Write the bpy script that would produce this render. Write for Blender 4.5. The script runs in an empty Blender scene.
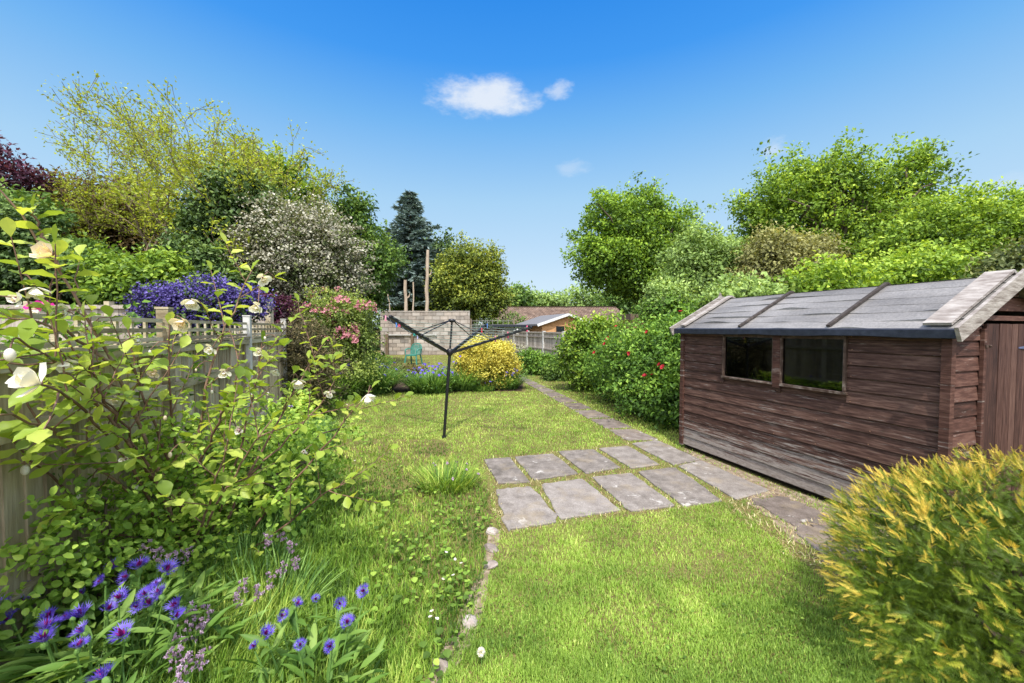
import bpy, math, numpy as np
from mathutils import Vector, Matrix

rng = np.random.default_rng(11)
F, TILT, H = 390.0, math.radians(1.98), 1.55
ST, CT = math.sin(TILT), math.cos(TILT)
C = bpy.context.scene.collection
PI = math.pi

# ------------------------------------------------------------------ helpers
def ray(px, py):
    u = (px - 512) / F; v = (341.5 - py) / F
    return np.array([u, CT + v * ST, -ST + v * CT])
def gnd(px, py, z=0.0):
    r = ray(px, py); t = (z - H) / r[2]
    return np.array([r[0] * t, r[1] * t])
def at(px, py, D):
    r = ray(px, py); t = D / r[1]
    return np.array([r[0] * t, D, H + r[2] * t])

def nrm(a):
    a = np.asarray(a, float)
    n = np.linalg.norm(a, axis=-1, keepdims=True)
    return a / np.maximum(n, 1e-9)

class MB:
    """collects geometry blocks for ONE mesh"""
    def __init__(s): s.V = []; s.L = []; s.T = []; s.A = []; s.M = []; s.n = 0
    def add(s, V, Fc, v=0.5, mi=0):
        V = np.asarray(V, float).reshape(-1, 3); Fc = np.asarray(Fc, int)
        if len(Fc) == 0: return s
        s.V.append(V); s.L.append((Fc + s.n).ravel()); s.T.append(np.full(len(Fc), Fc.shape[1]))
        s.A.append(np.broadcast_to(np.asarray(v, float), (len(V),)).copy())
        s.M.append(np.full(len(Fc), mi)); s.n += len(V); return s
    def box(s, c, d, v=0.5, R=None, mi=0, jit=0.0):
        c = np.asarray(c, float); d = np.asarray(d, float) / 2
        P = np.array([[x, y, z] for x in (-1, 1) for y in (-1, 1) for z in (-1, 1)], float) * d
        if jit: P = P + rng.normal(0, jit, P.shape)
        if R is not None: P = P @ np.asarray(R).T
        q = [[0, 1, 3, 2], [4, 6, 7, 5], [0, 4, 5, 1], [2, 3, 7, 6], [0, 2, 6, 4], [1, 5, 7, 3]]
        return s.add(P + c, q, v, mi)
    def bar(s, a, b, w, h, v=0.5, up=(0, 0, 1), mi=0):
        a = np.asarray(a, float); b = np.asarray(b, float)
        y = b - a; L = np.linalg.norm(y); y = y / L
        x = nrm(np.cross(y, up)); z = np.cross(x, y)
        return s.box((a + b) / 2, (w, L, h), v, np.stack([x, y, z], 1), mi)
    def tube(s, P, r, n=6, v=0.5, mi=0, cap=True):
        P = np.asarray(P, float); r = np.broadcast_to(np.asarray(r, float), (len(P),))
        t = nrm(np.gradient(P, axis=0)); ref = np.array([0.31, 0.17, 0.93])
        if abs(t[0] @ ref) > 0.9: ref = np.array([1.0, 0.1, 0.0])
        x = nrm(np.cross(t, ref)); z = np.cross(x, t)
        a = np.arange(n) * 2 * PI / n
        V = P[:, None, :] + r[:, None, None] * (np.cos(a)[None, :, None] * x[:, None, :] + np.sin(a)[None, :, None] * z[:, None, :])
        k = len(P); i = np.arange(k - 1)[:, None] * n; j = np.arange(n)[None, :]; j2 = (j + 1) % n
        Fq = np.stack([i + j, i + j2, i + n + j2, i + n + j], -1).reshape(-1, 4)
        s.add(V.reshape(-1, 3), Fq, v, mi)
        if cap:
            for e in (0, k - 1):
                ring = V[e]; c = P[e]
                s.add(np.vstack([ring, c]), [[q, (q + 1) % n, n] for q in range(n)], v, mi)
        return s
    def ell(s, c, r, n=10, m=6, v=0.5, R=None, mi=0):
        V = []; 
        for i in range(m + 1):
            th = PI * i / m
            for j in range(n):
                ph = 2 * PI * j / n
                V.append((math.sin(th) * math.cos(ph), math.sin(th) * math.sin(ph), math.cos(th)))
        V = np.array(V) * np.asarray(r)
        if R is not None: V = V @ np.asarray(R).T
        Fq = [[i * n + j, (i + 1) * n + j, (i + 1) * n + (j + 1) % n, i * n + (j + 1) % n] for i in range(m) for j in range(n)]
        return s.add(V + np.asarray(c), Fq, v, mi)
    def build(s, name, mats, parent=None, smooth=False, loc=None):
        me = bpy.data.meshes.new(name)
        V = np.concatenate(s.V); L = np.concatenate(s.L); T = np.concatenate(s.T)
        if loc is not None: V = V - np.asarray(loc, float)
        me.vertices.add(len(V)); me.vertices.foreach_set('co', V.astype(np.float32).ravel())
        me.loops.add(len(L)); me.loops.foreach_set('vertex_index', L.astype(np.int32))
        me.polygons.add(len(T))
        st = np.concatenate([[0], np.cumsum(T)[:-1]])
        me.polygons.foreach_set('loop_start', st.astype(np.int32))
        me.polygons.foreach_set('loop_total', T.astype(np.int32))
        me.polygons.foreach_set('material_index', np.concatenate(s.M).astype(np.int32))
        me.polygons.foreach_set('use_smooth', np.full(len(T), bool(smooth)))
        at_ = me.attributes.new('v', 'FLOAT', 'POINT')
        at_.data.foreach_set('value', np.concatenate(s.A).astype(np.float32))
        if not isinstance(mats, (list, tuple)): mats = [mats]
        for m in mats: me.materials.append(m)
        me.update(calc_edges=True)
        o = bpy.data.objects.new(name, me); C.objects.link(o)
        if parent is not None: o.parent = parent
        elif loc is not None: o.location = loc
        return o

def tag(o, label=None, cat=None, group=None, kind=None):
    if label: o['label'] = label
    if cat: o['category'] = cat
    if group: o['group'] = group
    if kind: o['kind'] = kind
    return o
def thing(name, label, cat, loc=(0, 0, 0), rz=0.0, group=None):
    o = bpy.data.objects.new(name, None); o.empty_display_size = 0.2
    o.location = [float(q) for q in loc]; o.rotation_euler = (0, 0, rz); C.objects.link(o)
    return tag(o, label, cat, group)
def local(t, P):
    """world points -> local coordinates of an unrotated thing"""
    return np.asarray(P, float) - np.array(t.location)

def inst(TV, TF, P, T, N, S, v=None):
    """copies of a template: T = along (y), N = approx normal (z). S: (n,) or (n,3)"""
    P = np.asarray(P, float); n = len(P); T = nrm(T); X = nrm(np.cross(T, N)); Z = np.cross(X, T)
    S = np.asarray(S, float)
    if S.ndim == 1: S = np.repeat(S[:, None], 3, 1)
    V = (P[:, None] + TV[None, :, 0, None] * (S[:, 0, None] * X)[:, None] + TV[None, :, 1, None] * (S[:, 1, None] * T)[:, None]
         + TV[None, :, 2, None] * (S[:, 2, None] * Z)[:, None])
    m = len(TV)
    Fc = (TF[None] + (np.arange(n) * m)[:, None, None]).reshape(-1, TF.shape[1])
    vv = np.repeat(np.broadcast_to(0.5 if v is None else v, (n,)), m)
    return V.reshape(-1, 3), Fc, vv
LEAF4 = (np.array([[0, 0, 0], [-.5, .45, .1], [0, 1, -.05], [.5, .45, .1]], float), np.array([[0, 2, 1], [0, 3, 2]]))
def bigleaf(wid=(.0, .34, .5, .44, 0), droop=-.18, cup=.07):
    ys = [0, .25, .52, .78, 1]; V = []
    for k, y in enumerate(ys): V.append([0, y, droop * y * y])
    for s in (-1, 1):
        for k in (1, 2, 3): V.append([s * wid[k], ys[k] + .02, droop * ys[k] ** 2 + cup])
    Fc = []
    for o, fl in ((5, 0), (8, 1)):
        t = [[0, 1, o], [1, 2, o + 1], [1, o + 1, o], [2, 3, o + 2], [2, o + 2, o + 1], [3, 4, o + 2]]
        Fc += [q[::-1] if fl == 0 else q for q in t]
    return np.array(V, float), np.array(Fc)
def richleaf():
    ys = [0, .16, .34, .52, .70, .86, 1.0]; wd = [.0, .20, .38, .50, .50, .30, 0]; V = []
    for y in ys: V.append([0, y, -.16 * y * y])
    for s_ in (-1, 1):
        for k in range(1, 6): V.append([s_ * wd[k], ys[k] + .02, -.16 * ys[k] ** 2 + .09 * (1 - abs(k - 3) * .2) + (.02 if k % 2 else -.015)])
    Fc = []
    for o, fl in ((7, 0), (12, 1)):
        t = [[0, 1, o]]
        for k in range(1, 5): t += [[k, k + 1, o + k], [k, o + k, o + k - 1]]
        t += [[5, 6, o + 4]]
        Fc += [q[::-1] if fl == 0 else q for q in t]
    return np.array(V, float), np.array(Fc)
RICH = richleaf()
BIG = bigleaf(); PETAL = bigleaf((0, .3, .46, .48, 0), .42, .16); LANCE = bigleaf((0, .12, .13, .08, 0), -.2, .03)
PINN = None
def ribbon(P, az, lean, curve, length, width, K=3):
    """grass-like strips, vectorised"""
    n = len(P); s = np.linspace(0, 1, K + 1)
    th = lean[:, None] + curve[:, None] * s[None]
    seg = length[:, None] / K
    dx = np.sin(th) * seg; dz = np.cos(th) * seg
    r = np.concatenate([np.zeros((n, 1)), np.cumsum((dx[:, 1:] + dx[:, :-1]) / 2, 1)], 1)
    z = np.concatenate([np.zeros((n, 1)), np.cumsum((dz[:, 1:] + dz[:, :-1]) / 2, 1)], 1)
    d = np.stack([np.cos(az), np.sin(az)], 1); b = np.stack([-np.sin(az), np.cos(az)], 1)
    ctr = np.concatenate([P[:, None, :2] + r[..., None] * d[:, None], (P[:, 2:3] + z)[..., None]], 2)
    w = width[:, None] * np.clip(1 - s ** 2 * .85, 0.12, 1)[None] / 2
    off = np.concatenate([b[:, None] * w[..., None], np.zeros((n, K + 1, 1))], 2)
    L = ctr[:, :K] - off[:, :K]; R = ctr[:, :K] + off[:, :K]; tip = ctr[:, K:]
    V = np.concatenate([L, R, tip], 1)
    Fc = []
    for k in range(K - 1): Fc += [[k, K + k, K + k + 1], [k, K + k + 1, k + 1]]
    Fc += [[K - 1, 2 * K - 1, 2 * K]]
    Fc = np.array(Fc); m = 2 * K + 1
    return V.reshape(-1, 3), (Fc[None] + (np.arange(n) * m)[:, None, None]).reshape(-1, 3), m

# ------------------------------------------------------------------ materials
def newmat(name):
    m = bpy.data.materials.new(name); m.use_nodes = True
    nt = m.node_tree; nt.nodes.clear()
    out = nt.nodes.new('ShaderNodeOutputMaterial')
    return m, nt, out
def N(nt, t, **k):
    n = nt.nodes.new(t)
    for a, b in k.items():
        if a.startswith('i_'): n.inputs[int(a[2:])].default_value = b
        else: setattr(n, a, b)
    return n
def ramp(nt, stops):
    r = nt.nodes.new('ShaderNodeValToRGB'); e = r.color_ramp.elements
    while len(e) < len(stops): e.new(0.5)
    for q, (p, c) in zip(e, stops): q.position = p; q.color = (*c, 1) if len(c) == 3 else c
    return r
def math_(nt, op, a, b=None):
    n = nt.nodes.new('ShaderNodeMath'); n.operation = op
    for i, q in enumerate((a, b)):
        if q is None: continue
        if isinstance(q, (int, float)): n.inputs[i].default_value = q
        else: nt.links.new(q, n.inputs[i])
    return n.outputs[0]
def noise(nt, vec, scale, detail=4, rough=.55, mp=None):
    if mp is not None:
        m = nt.nodes.new('ShaderNodeMapping'); m.inputs['Scale'].default_value = mp; nt.links.new(vec, m.inputs['Vector']); vec = m.outputs[0]
    n = nt.nodes.new('ShaderNodeTexNoise'); n.inputs['Scale'].default_value = scale; n.inputs['Detail'].default_value = detail
    n.inputs['Roughness'].default_value = rough; nt.links.new(vec, n.inputs['Vector']); return n.outputs['Fac']
def mixc(nt, f, a, b, mode='MIX'):
    n = nt.nodes.new('ShaderNodeMix'); n.data_type = 'RGBA'; n.blend_type = mode
    for s, q in ((0, f), (6, a), (7, b)):
        if isinstance(q, (int, float)): n.inputs[s].default_value = q
        elif isinstance(q, tuple): n.inputs[s].default_value = (*q, 1)
        else: nt.links.new(q, n.inputs[s])
    return n.outputs[2]

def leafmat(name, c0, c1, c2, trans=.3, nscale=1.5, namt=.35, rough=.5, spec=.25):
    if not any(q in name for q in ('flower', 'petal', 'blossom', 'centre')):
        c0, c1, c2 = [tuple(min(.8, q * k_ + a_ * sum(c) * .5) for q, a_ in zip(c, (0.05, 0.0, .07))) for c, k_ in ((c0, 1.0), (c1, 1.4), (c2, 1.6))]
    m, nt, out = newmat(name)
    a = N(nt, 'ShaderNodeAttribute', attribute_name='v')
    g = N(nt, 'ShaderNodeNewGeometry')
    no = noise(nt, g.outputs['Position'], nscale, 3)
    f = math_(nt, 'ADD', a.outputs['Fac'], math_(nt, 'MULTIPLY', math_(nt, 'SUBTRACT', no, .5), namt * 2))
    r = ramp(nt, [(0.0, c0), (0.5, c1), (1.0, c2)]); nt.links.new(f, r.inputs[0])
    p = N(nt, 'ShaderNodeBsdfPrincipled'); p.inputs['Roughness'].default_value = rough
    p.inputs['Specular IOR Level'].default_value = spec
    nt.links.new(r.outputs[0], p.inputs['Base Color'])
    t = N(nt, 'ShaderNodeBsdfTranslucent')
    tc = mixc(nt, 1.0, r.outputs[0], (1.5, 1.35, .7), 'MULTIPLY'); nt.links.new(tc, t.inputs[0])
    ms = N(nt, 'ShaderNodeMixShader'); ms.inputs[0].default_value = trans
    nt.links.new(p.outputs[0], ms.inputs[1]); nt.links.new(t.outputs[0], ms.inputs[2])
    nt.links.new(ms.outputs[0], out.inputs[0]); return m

def surf(name, stops, scale=6, mp=(1, 1, 1), rough=.8, spec=.2, bump=.3, bscale=None, vamt=.3, detail=6, extra=None, metallic=0, bdist=.01):
    """noise-ramped surface in object coordinates with per-piece tone from attribute v"""
    m, nt, out = newmat(name)
    tc = N(nt, 'ShaderNodeTexCoord'); a = N(nt, 'ShaderNodeAttribute', attribute_name='v')
    # shift the texture per piece so that boards do not share one pattern
    sh = N(nt, 'ShaderNodeVectorMath', operation='MULTIPLY_ADD')
    cm = N(nt, 'ShaderNodeCombineXYZ'); 
    for i in range(3): nt.links.new(a.outputs['Fac'], cm.inputs[i])
    nt.links.new(cm.outputs[0], sh.inputs[0]); sh.inputs[1].default_value = (7.3, 5.1, 3.7); nt.links.new(tc.outputs['Object'], sh.inputs[2])
    vec = sh.outputs[0]
    no = noise(nt, vec, scale, detail, .62, mp)
    f = math_(nt, 'ADD', no, math_(nt, 'MULTIPLY', math_(nt, 'SUBTRACT', a.outputs['Fac'], .5), vamt))
    r = ramp(nt, stops); nt.links.new(f, r.inputs[0]); col = r.outputs[0]
    p = N(nt, 'ShaderNodeBsdfPrincipled'); p.inputs['Roughness'].default_value = rough; p.inputs['Specular IOR Level'].default_value = spec
    p.inputs['Metallic'].default_value = metallic
    if extra: col = extra(nt, vec, tc.outputs['Object'], col)
    nt.links.new(col, p.inputs['Base Color'])
    if bump:
        b = N(nt, 'ShaderNodeBump'); b.inputs['Strength'].default_value = bump; b.inputs['Distance'].default_value = bdist
        bn = noise(nt, vec, bscale or scale * 3, 5, .6, mp); nt.links.new(bn, b.inputs['Height']); nt.links.new(b.outputs[0], p.inputs['Normal'])
    nt.links.new(p.outputs[0], out.inputs[0]); return m
def plain(name, c, rough=.6, spec=.4, var=.15):
    d = tuple(q * (1 - var) for q in c); l = tuple(min(1, q * (1 + var)) for q in c)
    return surf(name, [(.3, d), (.7, l)], 30, rough=rough, spec=spec, bump=.05, vamt=.2)

def worn(low, amt):
    """pale wood showing where paint has flaked, more towards the ground"""
    def fn(nt, vec, obj, col):
        s = N(nt, 'ShaderNodeSeparateXYZ'); nt.links.new(obj, s.inputs[0])
        g = N(nt, 'ShaderNodeMapRange'); nt.links.new(s.outputs[2], g.inputs[0])
        g.inputs[1].default_value = 0.0; g.inputs[2].default_value = low; g.inputs[3].default_value = amt; g.inputs[4].default_value = 0.0
        n1 = noise(nt, vec, 4, 9, .74, (1.2, .8, 16)); n2 = noise(nt, obj, 1.3, 3, .5)
        f = math_(nt, 'ADD', math_(nt, 'ADD', n1, g.outputs[0]), math_(nt, 'MULTIPLY', n2, .22))
        r = ramp(nt, [(.70, (0, 0, 0)), (.78, (1, 1, 1))]); nt.links.new(f, r.inputs[0])
        n3 = noise(nt, vec, 18, 6, .7, (1, 1, 5))
        r2 = ramp(nt, [(.3, (.17, .135, .115)), (.7, (.40, .355, .32))]); nt.links.new(n3, r2.inputs[0])
        return mixc(nt, r.outputs[0], col, r2.outputs[0])
    return fn

M = {}
M['shed_board'] = surf('shed_board_paint', [(.25, (.024, .012, .009)), (.5, (.085, .043, .033)), (.75, (.20, .118, .09))], 5, (1.2, 1.2, 14), .75, .25, .5, 9, .16, 8, worn(.50, .30), bdist=.006)
M['shed_end'] = surf('shed_end_paint', [(.25, (.030, .013, .009)), (.5, (.085, .038, .028)), (.78, (.17, .09, .068))], 5, (1.4, 1.4, 12), .75, .25, .5, 9, .3, 8, worn(.9, .06), bdist=.006)
M['shed_door'] = surf('shed_door_paint', [(.25, (.026, .012, .010)), (.5, (.072, .034, .026)), (.78, (.15, .085, .066))], 5, (14, 14, 1.2), .75, .25, .5, 9, .3, 8, None, bdist=.006)
M['worn_wood'] = surf('weathered_pale_wood', [(.2, (.07, .055, .045)), (.48, (.23, .20, .18)), (.75, (.44, .41, .38))], 6, (1.2, 1.2, 7), .85, .15, .5, 14, .3, 8)
M['worn_trim'] = surf('weathered_trim_wood', [(.2, (.04, .03, .025)), (.5, (.14, .11, .095)), (.75, (.33, .29, .26))], 8, (1.5, 1.5, 3), .85, .15, .5, 14, .3, 8)
def felt_extra(nt, vec, obj, col):
    n = noise(nt, obj, 2.2, 5, .6, (1, .45, 1)); r = ramp(nt, [(.35, (.65, .65, .65)), (.65, (1.35, 1.35, 1.35))]); nt.links.new(n, r.inputs[0])
    return mixc(nt, 1.0, col, r.outputs[0], 'MULTIPLY')
M['shed_trim'] = surf('shed_window_trim', [(.2, (.03, .018, .013)), (.5, (.10, .065, .05)), (.78, (.30, .25, .21))], 9, (2, 2, 2), .8, .2, .4, 14, .2, 8)
M['batten'] = surf('dark_roof_batten', [(.25, (.02, .017, .015)), (.6, (.06, .05, .045)), (.85, (.16, .14, .12))], 12, (2, 2, 2), .85, .2, .4, 14, .2, 8)
M['felt'] = surf('roofing_felt', [(.3, (.135, .13, .125)), (.7, (.235, .225, .215))], 60, (1, 1, 1), .6, .35, .6, 7, .2, 5, felt_extra, bdist=.01)
M['felt_edge'] = surf('roofing_felt_edge', [(.3, (.012, .015, .026)), (.7, (.03, .036, .055))], 20, rough=.5, spec=.4, bump=.4, bscale=8)
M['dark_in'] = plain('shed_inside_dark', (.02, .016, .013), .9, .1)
M['black'] = plain('black_coated_metal', (.012, .012, .015), .4, .5)
M['cord'] = plain('green_grey_line_cord', (.25, .32, .28), .5, .4)
M['steel_blue'] = plain('blue_grey_hinge_metal', (.10, .12, .22), .5, .5)
M['nail'] = plain('rusty_nail_head', (.30, .17, .10), .7, .3)
M['rust'] = plain('rusty_hinge_metal', (.07, .045, .035), .8, .3)
M['fence'] = surf('fence_weathered_board', [(.2, (.20, .155, .095)), (.5, (.42, .34, .235)), (.8, (.60, .51, .37))], 4, (9, 9, .8), .85, .15, .5, 10, .45, 7)
M['fence_rail'] = surf('fence_rail_wood', [(.2, (.20, .16, .10)), (.5, (.42, .36, .24)), (.8, (.60, .54, .40))], 5, (2, 2, 8), .85, .15, .4, 12, .4, 7)
M['fence_grey'] = surf('fence_grey_board', [(.2, (.20, .17, .145)), (.5, (.38, .335, .29)), (.8, (.54, .49, .43))], 4, (8, 8, .8), .85, .15, .4, 10, .4, 6)
M['post'] = surf('concrete_post', [(.25, (.40, .39, .37)), (.7, (.62, .61, .58))], 12, rough=.9, spec=.15)
def block_extra(nt, vec, obj, col):
    b = nt.nodes.new('ShaderNodeTexBrick'); mp = N(nt, 'ShaderNodeMapping'); mp.inputs['Rotation'].default_value = (PI / 2, 0, 0)
    nt.links.new(obj, mp.inputs[0]); nt.links.new(mp.outputs[0], b.inputs[0])
    b.inputs['Color1'].default_value = (.9, .9, .9, 1); b.inputs['Color2'].default_value = (1.12, 1.05, 1, 1); b.inputs['Mortar'].default_value = (.72, .69, .65, 1)
    b.inputs['Scale'].default_value = 1; b.inputs['Mortar Size'].default_value = .022; b.inputs['Brick Width'].default_value = .46; b.inputs['Row Height'].default_value = .225
    return mixc(nt, 1.0, col, b.outputs[0], 'MULTIPLY')
M['block'] = surf('concrete_block_wall', [(.25, (.22, .20, .185)), (.5, (.42, .385, .35)), (.8, (.56, .53, .50))], 1.5, rough=.95, spec=.1, bump=.3, bscale=20, vamt=.3, extra=block_extra)
def slab_extra(nt, vec, obj, col):
    d = math_(nt, 'ADD', math_(nt, 'MULTIPLY', noise(nt, vec, 5, 2, .5), .6), math_(nt, 'MULTIPLY', noise(nt, vec, 26, 7, .75), .4))
    r = ramp(nt, [(.615, (0, 0, 0)), (.65, (1, 1, 1))]); nt.links.new(d, r.inputs[0])
    fine = noise(nt, vec, 90, 6, .8); rf_ = ramp(nt, [(.3, (.6, .6, .6)), (.7, (1.4, 1.4, 1.4))]); nt.links.new(fine, rf_.inputs[0]); col = mixc(nt, 1.0, col, rf_.outputs[0], 'MULTIPLY')
    c = mixc(nt, math_(nt, 'MULTIPLY', r.outputs[0], .7), col, (.52, .50, .46))
    n2 = noise(nt, obj, 2.5, 6, .65); r2 = ramp(nt, [(.52, (0, 0, 0)), (.66, (1, 1, 1))]); nt.links.new(n2, r2.inputs[0])
    return mixc(nt, math_(nt, 'MULTIPLY', r2.outputs[0], .45), c, (.30, .24, .15))
M['slab'] = surf('paving_slab_concrete', [(.25, (.12, .106, .092)), (.5, (.212, .188, .166)), (.8, (.32, .292, .265))], 9, rough=.9, spec=.15, bump=.6, bscale=50, vamt=.25, detail=9, extra=slab_extra, bdist=.005)
M['slab_dark'] = surf('path_slab_concrete', [(.25, (.095, .078, .065)), (.5, (.175, .145, .125)), (.8, (.27, .235, .21))], 9, rough=.9, spec=.15, bump=.6, bscale=50, vamt=.25, detail=9, extra=slab_extra, bdist=.005)
M['stone'] = surf('pale_edging_stone', [(.25, (.17, .14, .125)), (.5, (.33, .28, .25)), (.8, (.55, .50, .46))], 14, rough=.9, spec=.15, bump=.8, bscale=25, bdist=.02)
M['bark'] = surf('bark', [(.25, (.05, .038, .028)), (.5, (.11, .085, .065)), (.8, (.20, .165, .13))], 6, (3, 3, .8), .9, .1, .6, 14, .3)
M['bark_tan'] = surf('bark_tan', [(.25, (.10, .075, .05)), (.5, (.19, .145, .10)), (.8, (.32, .26, .19))], 6, (3, 3, .8), .9, .1, .6, 14, .3)
M['dead_wood'] = surf('stripped_dead_trunk', [(.25, (.26, .19, .14)), (.5, (.46, .37, .28)), (.8, (.62, .53, .43))], 2.5, (3, 3, .6), .9, .1, .5, 10, .3)
M['twig'] = surf('reddish_shrub_stem', [(.25, (.10, .05, .035)), (.5, (.21, .12, .085)), (.8, (.34, .22, .16))], 20, rough=.7, spec=.3, bump=.3)
M['stalk'] = plain('green_stalk', (.14, .26, .06), .6, .3)
M['chair'] = surf('green_moulded_plastic', [(.3, (.04, .20, .16)), (.7, (.075, .29, .235))], 8, rough=.45, spec=.4, bump=.05)
M['cabin'] = surf('orange_cabin_boards', [(.25, (.36, .18, .08)), (.6, (.60, .34, .17))], 3, (2, 2, 10), .7, .2, .4, 12, .4)
M['cabin_roof'] = plain('cabin_felt_roof', (.17, .17, .18), .8, .2)
M['white_trim'] = plain('white_painted_trim', (.72, .72, .70), .5, .3)
def tile_extra(nt, vec, obj, col):
    b = nt.nodes.new('ShaderNodeTexBrick'); nt.links.new(obj, b.inputs[0])
    b.inputs['Color1'].default_value = (.75, .75, .75, 1); b.inputs['Color2'].default_value = (1.25, 1.2, 1.15, 1); b.inputs['Mortar'].default_value = (.3, .3, .3, 1)
    b.inputs['Scale'].default_value = 1; b.inputs['Mortar Size'].default_value = .03; b.inputs['Brick Width'].default_value = .3; b.inputs['Row Height'].default_value = .28
    return mixc(nt, 1.0, col, b.outputs[0], 'MULTIPLY')
M['tile'] = surf('brown_roof_tiles', [(.25, (.11, .075, .055)), (.5, (.19, .135, .105)), (.8, (.29, .22, .18))], 2, rough=.9, spec=.1, bump=.2, extra=tile_extra)
M['render'] = plain('cream_render_wall', (.55, .47, .36), .9, .1)
M['brick'] = plain('brick_house_wall', (.28, .15, .10), .9, .1)
def glassmat():
    m, nt, out = newmat('window_glass')
    gl = N(nt, 'ShaderNodeBsdfGlossy'); gl.inputs['Roughness'].default_value = .03; gl.inputs[0].default_value = (.9, .95, 1, 1)
    tr = N(nt, 'ShaderNodeBsdfTransparent'); tr.inputs[0].default_value = (.35, .35, .34, 1)
    fr = N(nt, 'ShaderNodeFresnel'); fr.inputs[0].default_value = 1.5
    ms = N(nt, 'ShaderNodeMixShader'); nt.links.new(math_(nt, 'ADD', math_(nt, 'MULTIPLY', fr.outputs[0], 1.2), .01), ms.inputs[0]); nt.links.new(tr.outputs[0], ms.inputs[1]); nt.links.new(gl.outputs[0], ms.inputs[2])
    nt.links.new(ms.outputs[0], out.inputs[0]); return m
M['glass'] = glassmat()
M['darkglass'] = plain('dark_far_window', (.02, .025, .03), .15, .6)
# leaves: dark / mid / light
M['lf_sparse'] = leafmat('spring_leaf_yellow', (.12, .17, .012), (.24, .31, .020), (.40, .44, .04), .35, .5)
M['lf_oak'] = leafmat('oak_leaf', (.028, .07, .007), (.115, .215, .014), (.28, .41, .03), .3, .35)
M['lf_maple'] = leafmat('field_maple_leaf', (.04, .09, .008), (.155, .265, .018), (.34, .45, .04), .3, .35)
M['lf_soft'] = leafmat('soft_green_leaf', (.07, .12, .03), (.17, .27, .06), (.30, .41, .11), .3, .5)
M['lf_olive'] = leafmat('olive_brown_leaf', (.08, .085, .03), (.19, .20, .06), (.33, .33, .11), .25, .5)
M['lf_dark'] = leafmat('dark_evergreen_leaf', (.018, .042, .010), (.055, .105, .020), (.13, .20, .04), .15, .7)
M['lf_mid'] = leafmat('mid_green_leaf', (.022, .055, .010), (.07, .14, .020), (.17, .26, .035), .25, .7)
M['lf_copper'] = leafmat('copper_leaf', (.03, .022, .010), (.085, .060, .020), (.17, .13, .035), .25, .7)
M['lf_plum'] = leafmat('plum_leaf', (.02, .006, .012), (.055, .015, .032), (.12, .04, .065), .25, .7)
M['lf_bright'] = leafmat('bright_shrub_leaf', (.035, .085, .008), (.12, .215, .015), (.27, .37, .035), .3, 1.2)
M['lf_blossom'] = leafmat('hawthorn_blossom', (.20, .19, .13), (.38, .37, .28), (.64, .62, .52), .1, 1.0, .3)
M['lf_bay'] = leafmat('bay_leaf', (.03, .06, .008), (.14, .19, .018), (.33, .36, .04), .25, .5)
M['lf_haw'] = leafmat('hawthorn_leaf', (.035, .055, .015), (.09, .12, .035), (.18, .20, .06), .2, .8)
M['lf_spruce'] = leafmat('blue_spruce_needle', (.05, .085, .065), (.13, .19, .165), (.25, .33, .29), .05, 1.0)
M['lf_ceano'] = leafmat('blue_ceanothus_flower', (.03, .022, .10), (.085, .062, .27), (.19, .15, .48), .1, 2.5)
M['lf_gold'] = leafmat('golden_shrub_leaf', (.20, .21, .02), (.42, .38, .04), (.66, .56, .10), .3, 2.5)
M['lf_shrub'] = leafmat('green_shrub_leaf', (.03, .075, .010), (.09, .19, .02), (.21, .34, .04), .3, 1.5)
M['lf_juniper'] = leafmat('juniper_spray', (.03, .033, .012), (.09, .085, .035), (.20, .165, .075), .1, 2.5)
M['lf_weig'] = leafmat('pink_shrub_leaf', (.06, .10, .02), (.15, .22, .035), (.29, .35, .07), .3, 2)
M['fl_pink'] = leafmat('pink_flower', (.36, .11, .15), (.56, .24, .29), (.74, .44, .46), .25, 3)
M['fl_red'] = leafmat('red_flower', (.30, .008, .02), (.50, .015, .035), (.64, .05, .07), .2, 3)
M['fl_magenta'] = leafmat('magenta_flower', (.45, .02, .22), (.65, .04, .35), (.8, .1, .5), .2, 3)
M['fl_blue'] = leafmat('blue_violet_flower', (.065, .032, .40), (.165, .105, .68), (.33, .26, .86), .2, 4)
M['fl_core'] = leafmat('wine_flower_centre', (.08, .002, .05), (.22, .01, .12), (.42, .04, .28), .1, 4)
M['fl_lilac'] = leafmat('lilac_bell_flower', (.25, .16, .24), (.42, .29, .42), (.62, .48, .62), .2, 4)
M['fl_white'] = leafmat('white_petal', (.62, .60, .55), (.80, .78, .72), (.88, .87, .83), .25, 3, .15)
M['fl_cream'] = leafmat('cream_petal', (.60, .47, .32), (.80, .69, .52), (.88, .80, .66), .25, 3, .15)
M['fl_orange'] = leafmat('orange_flower', (.6, .12, .01), (.8, .22, .02), (.85, .35, .05), .2, 3)
M['lf_magnolia'] = leafmat('magnolia_leaf', (.09, .17, .012), (.21, .31, .025), (.37, .43, .07), .42, 3, .3, .45, .35)
M['lf_cover'] = leafmat('bed_leaf', (.075, .15, .018), (.19, .33, .035), (.36, .47, .07), .38, 2.5)
M['lf_corn'] = leafmat('cornflower_leaf', (.05, .12, .022), (.15, .28, .05), (.28, .42, .10), .3, 3)
M['lf_iris'] = leafmat('strap_leaf', (.035, .09, .02), (.10, .21, .045), (.22, .36, .09), .3, 2)
M['lf_yew'] = leafmat('golden_yew_needle', (.012, .040, .006), (.115, .185, .006), (.85, .36, .035), .2, 5, .18)
M['grass'] = leafmat('mown_grass', (.125, .245, .025), (.24, .375, .045), (.43, .49, .13), .3, 1.1, .30)
M['grass_long'] = leafmat('rough_grass', (.05, .12, .012), (.15, .27, .022), (.38, .45, .09), .35, 1.5, .3)
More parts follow.
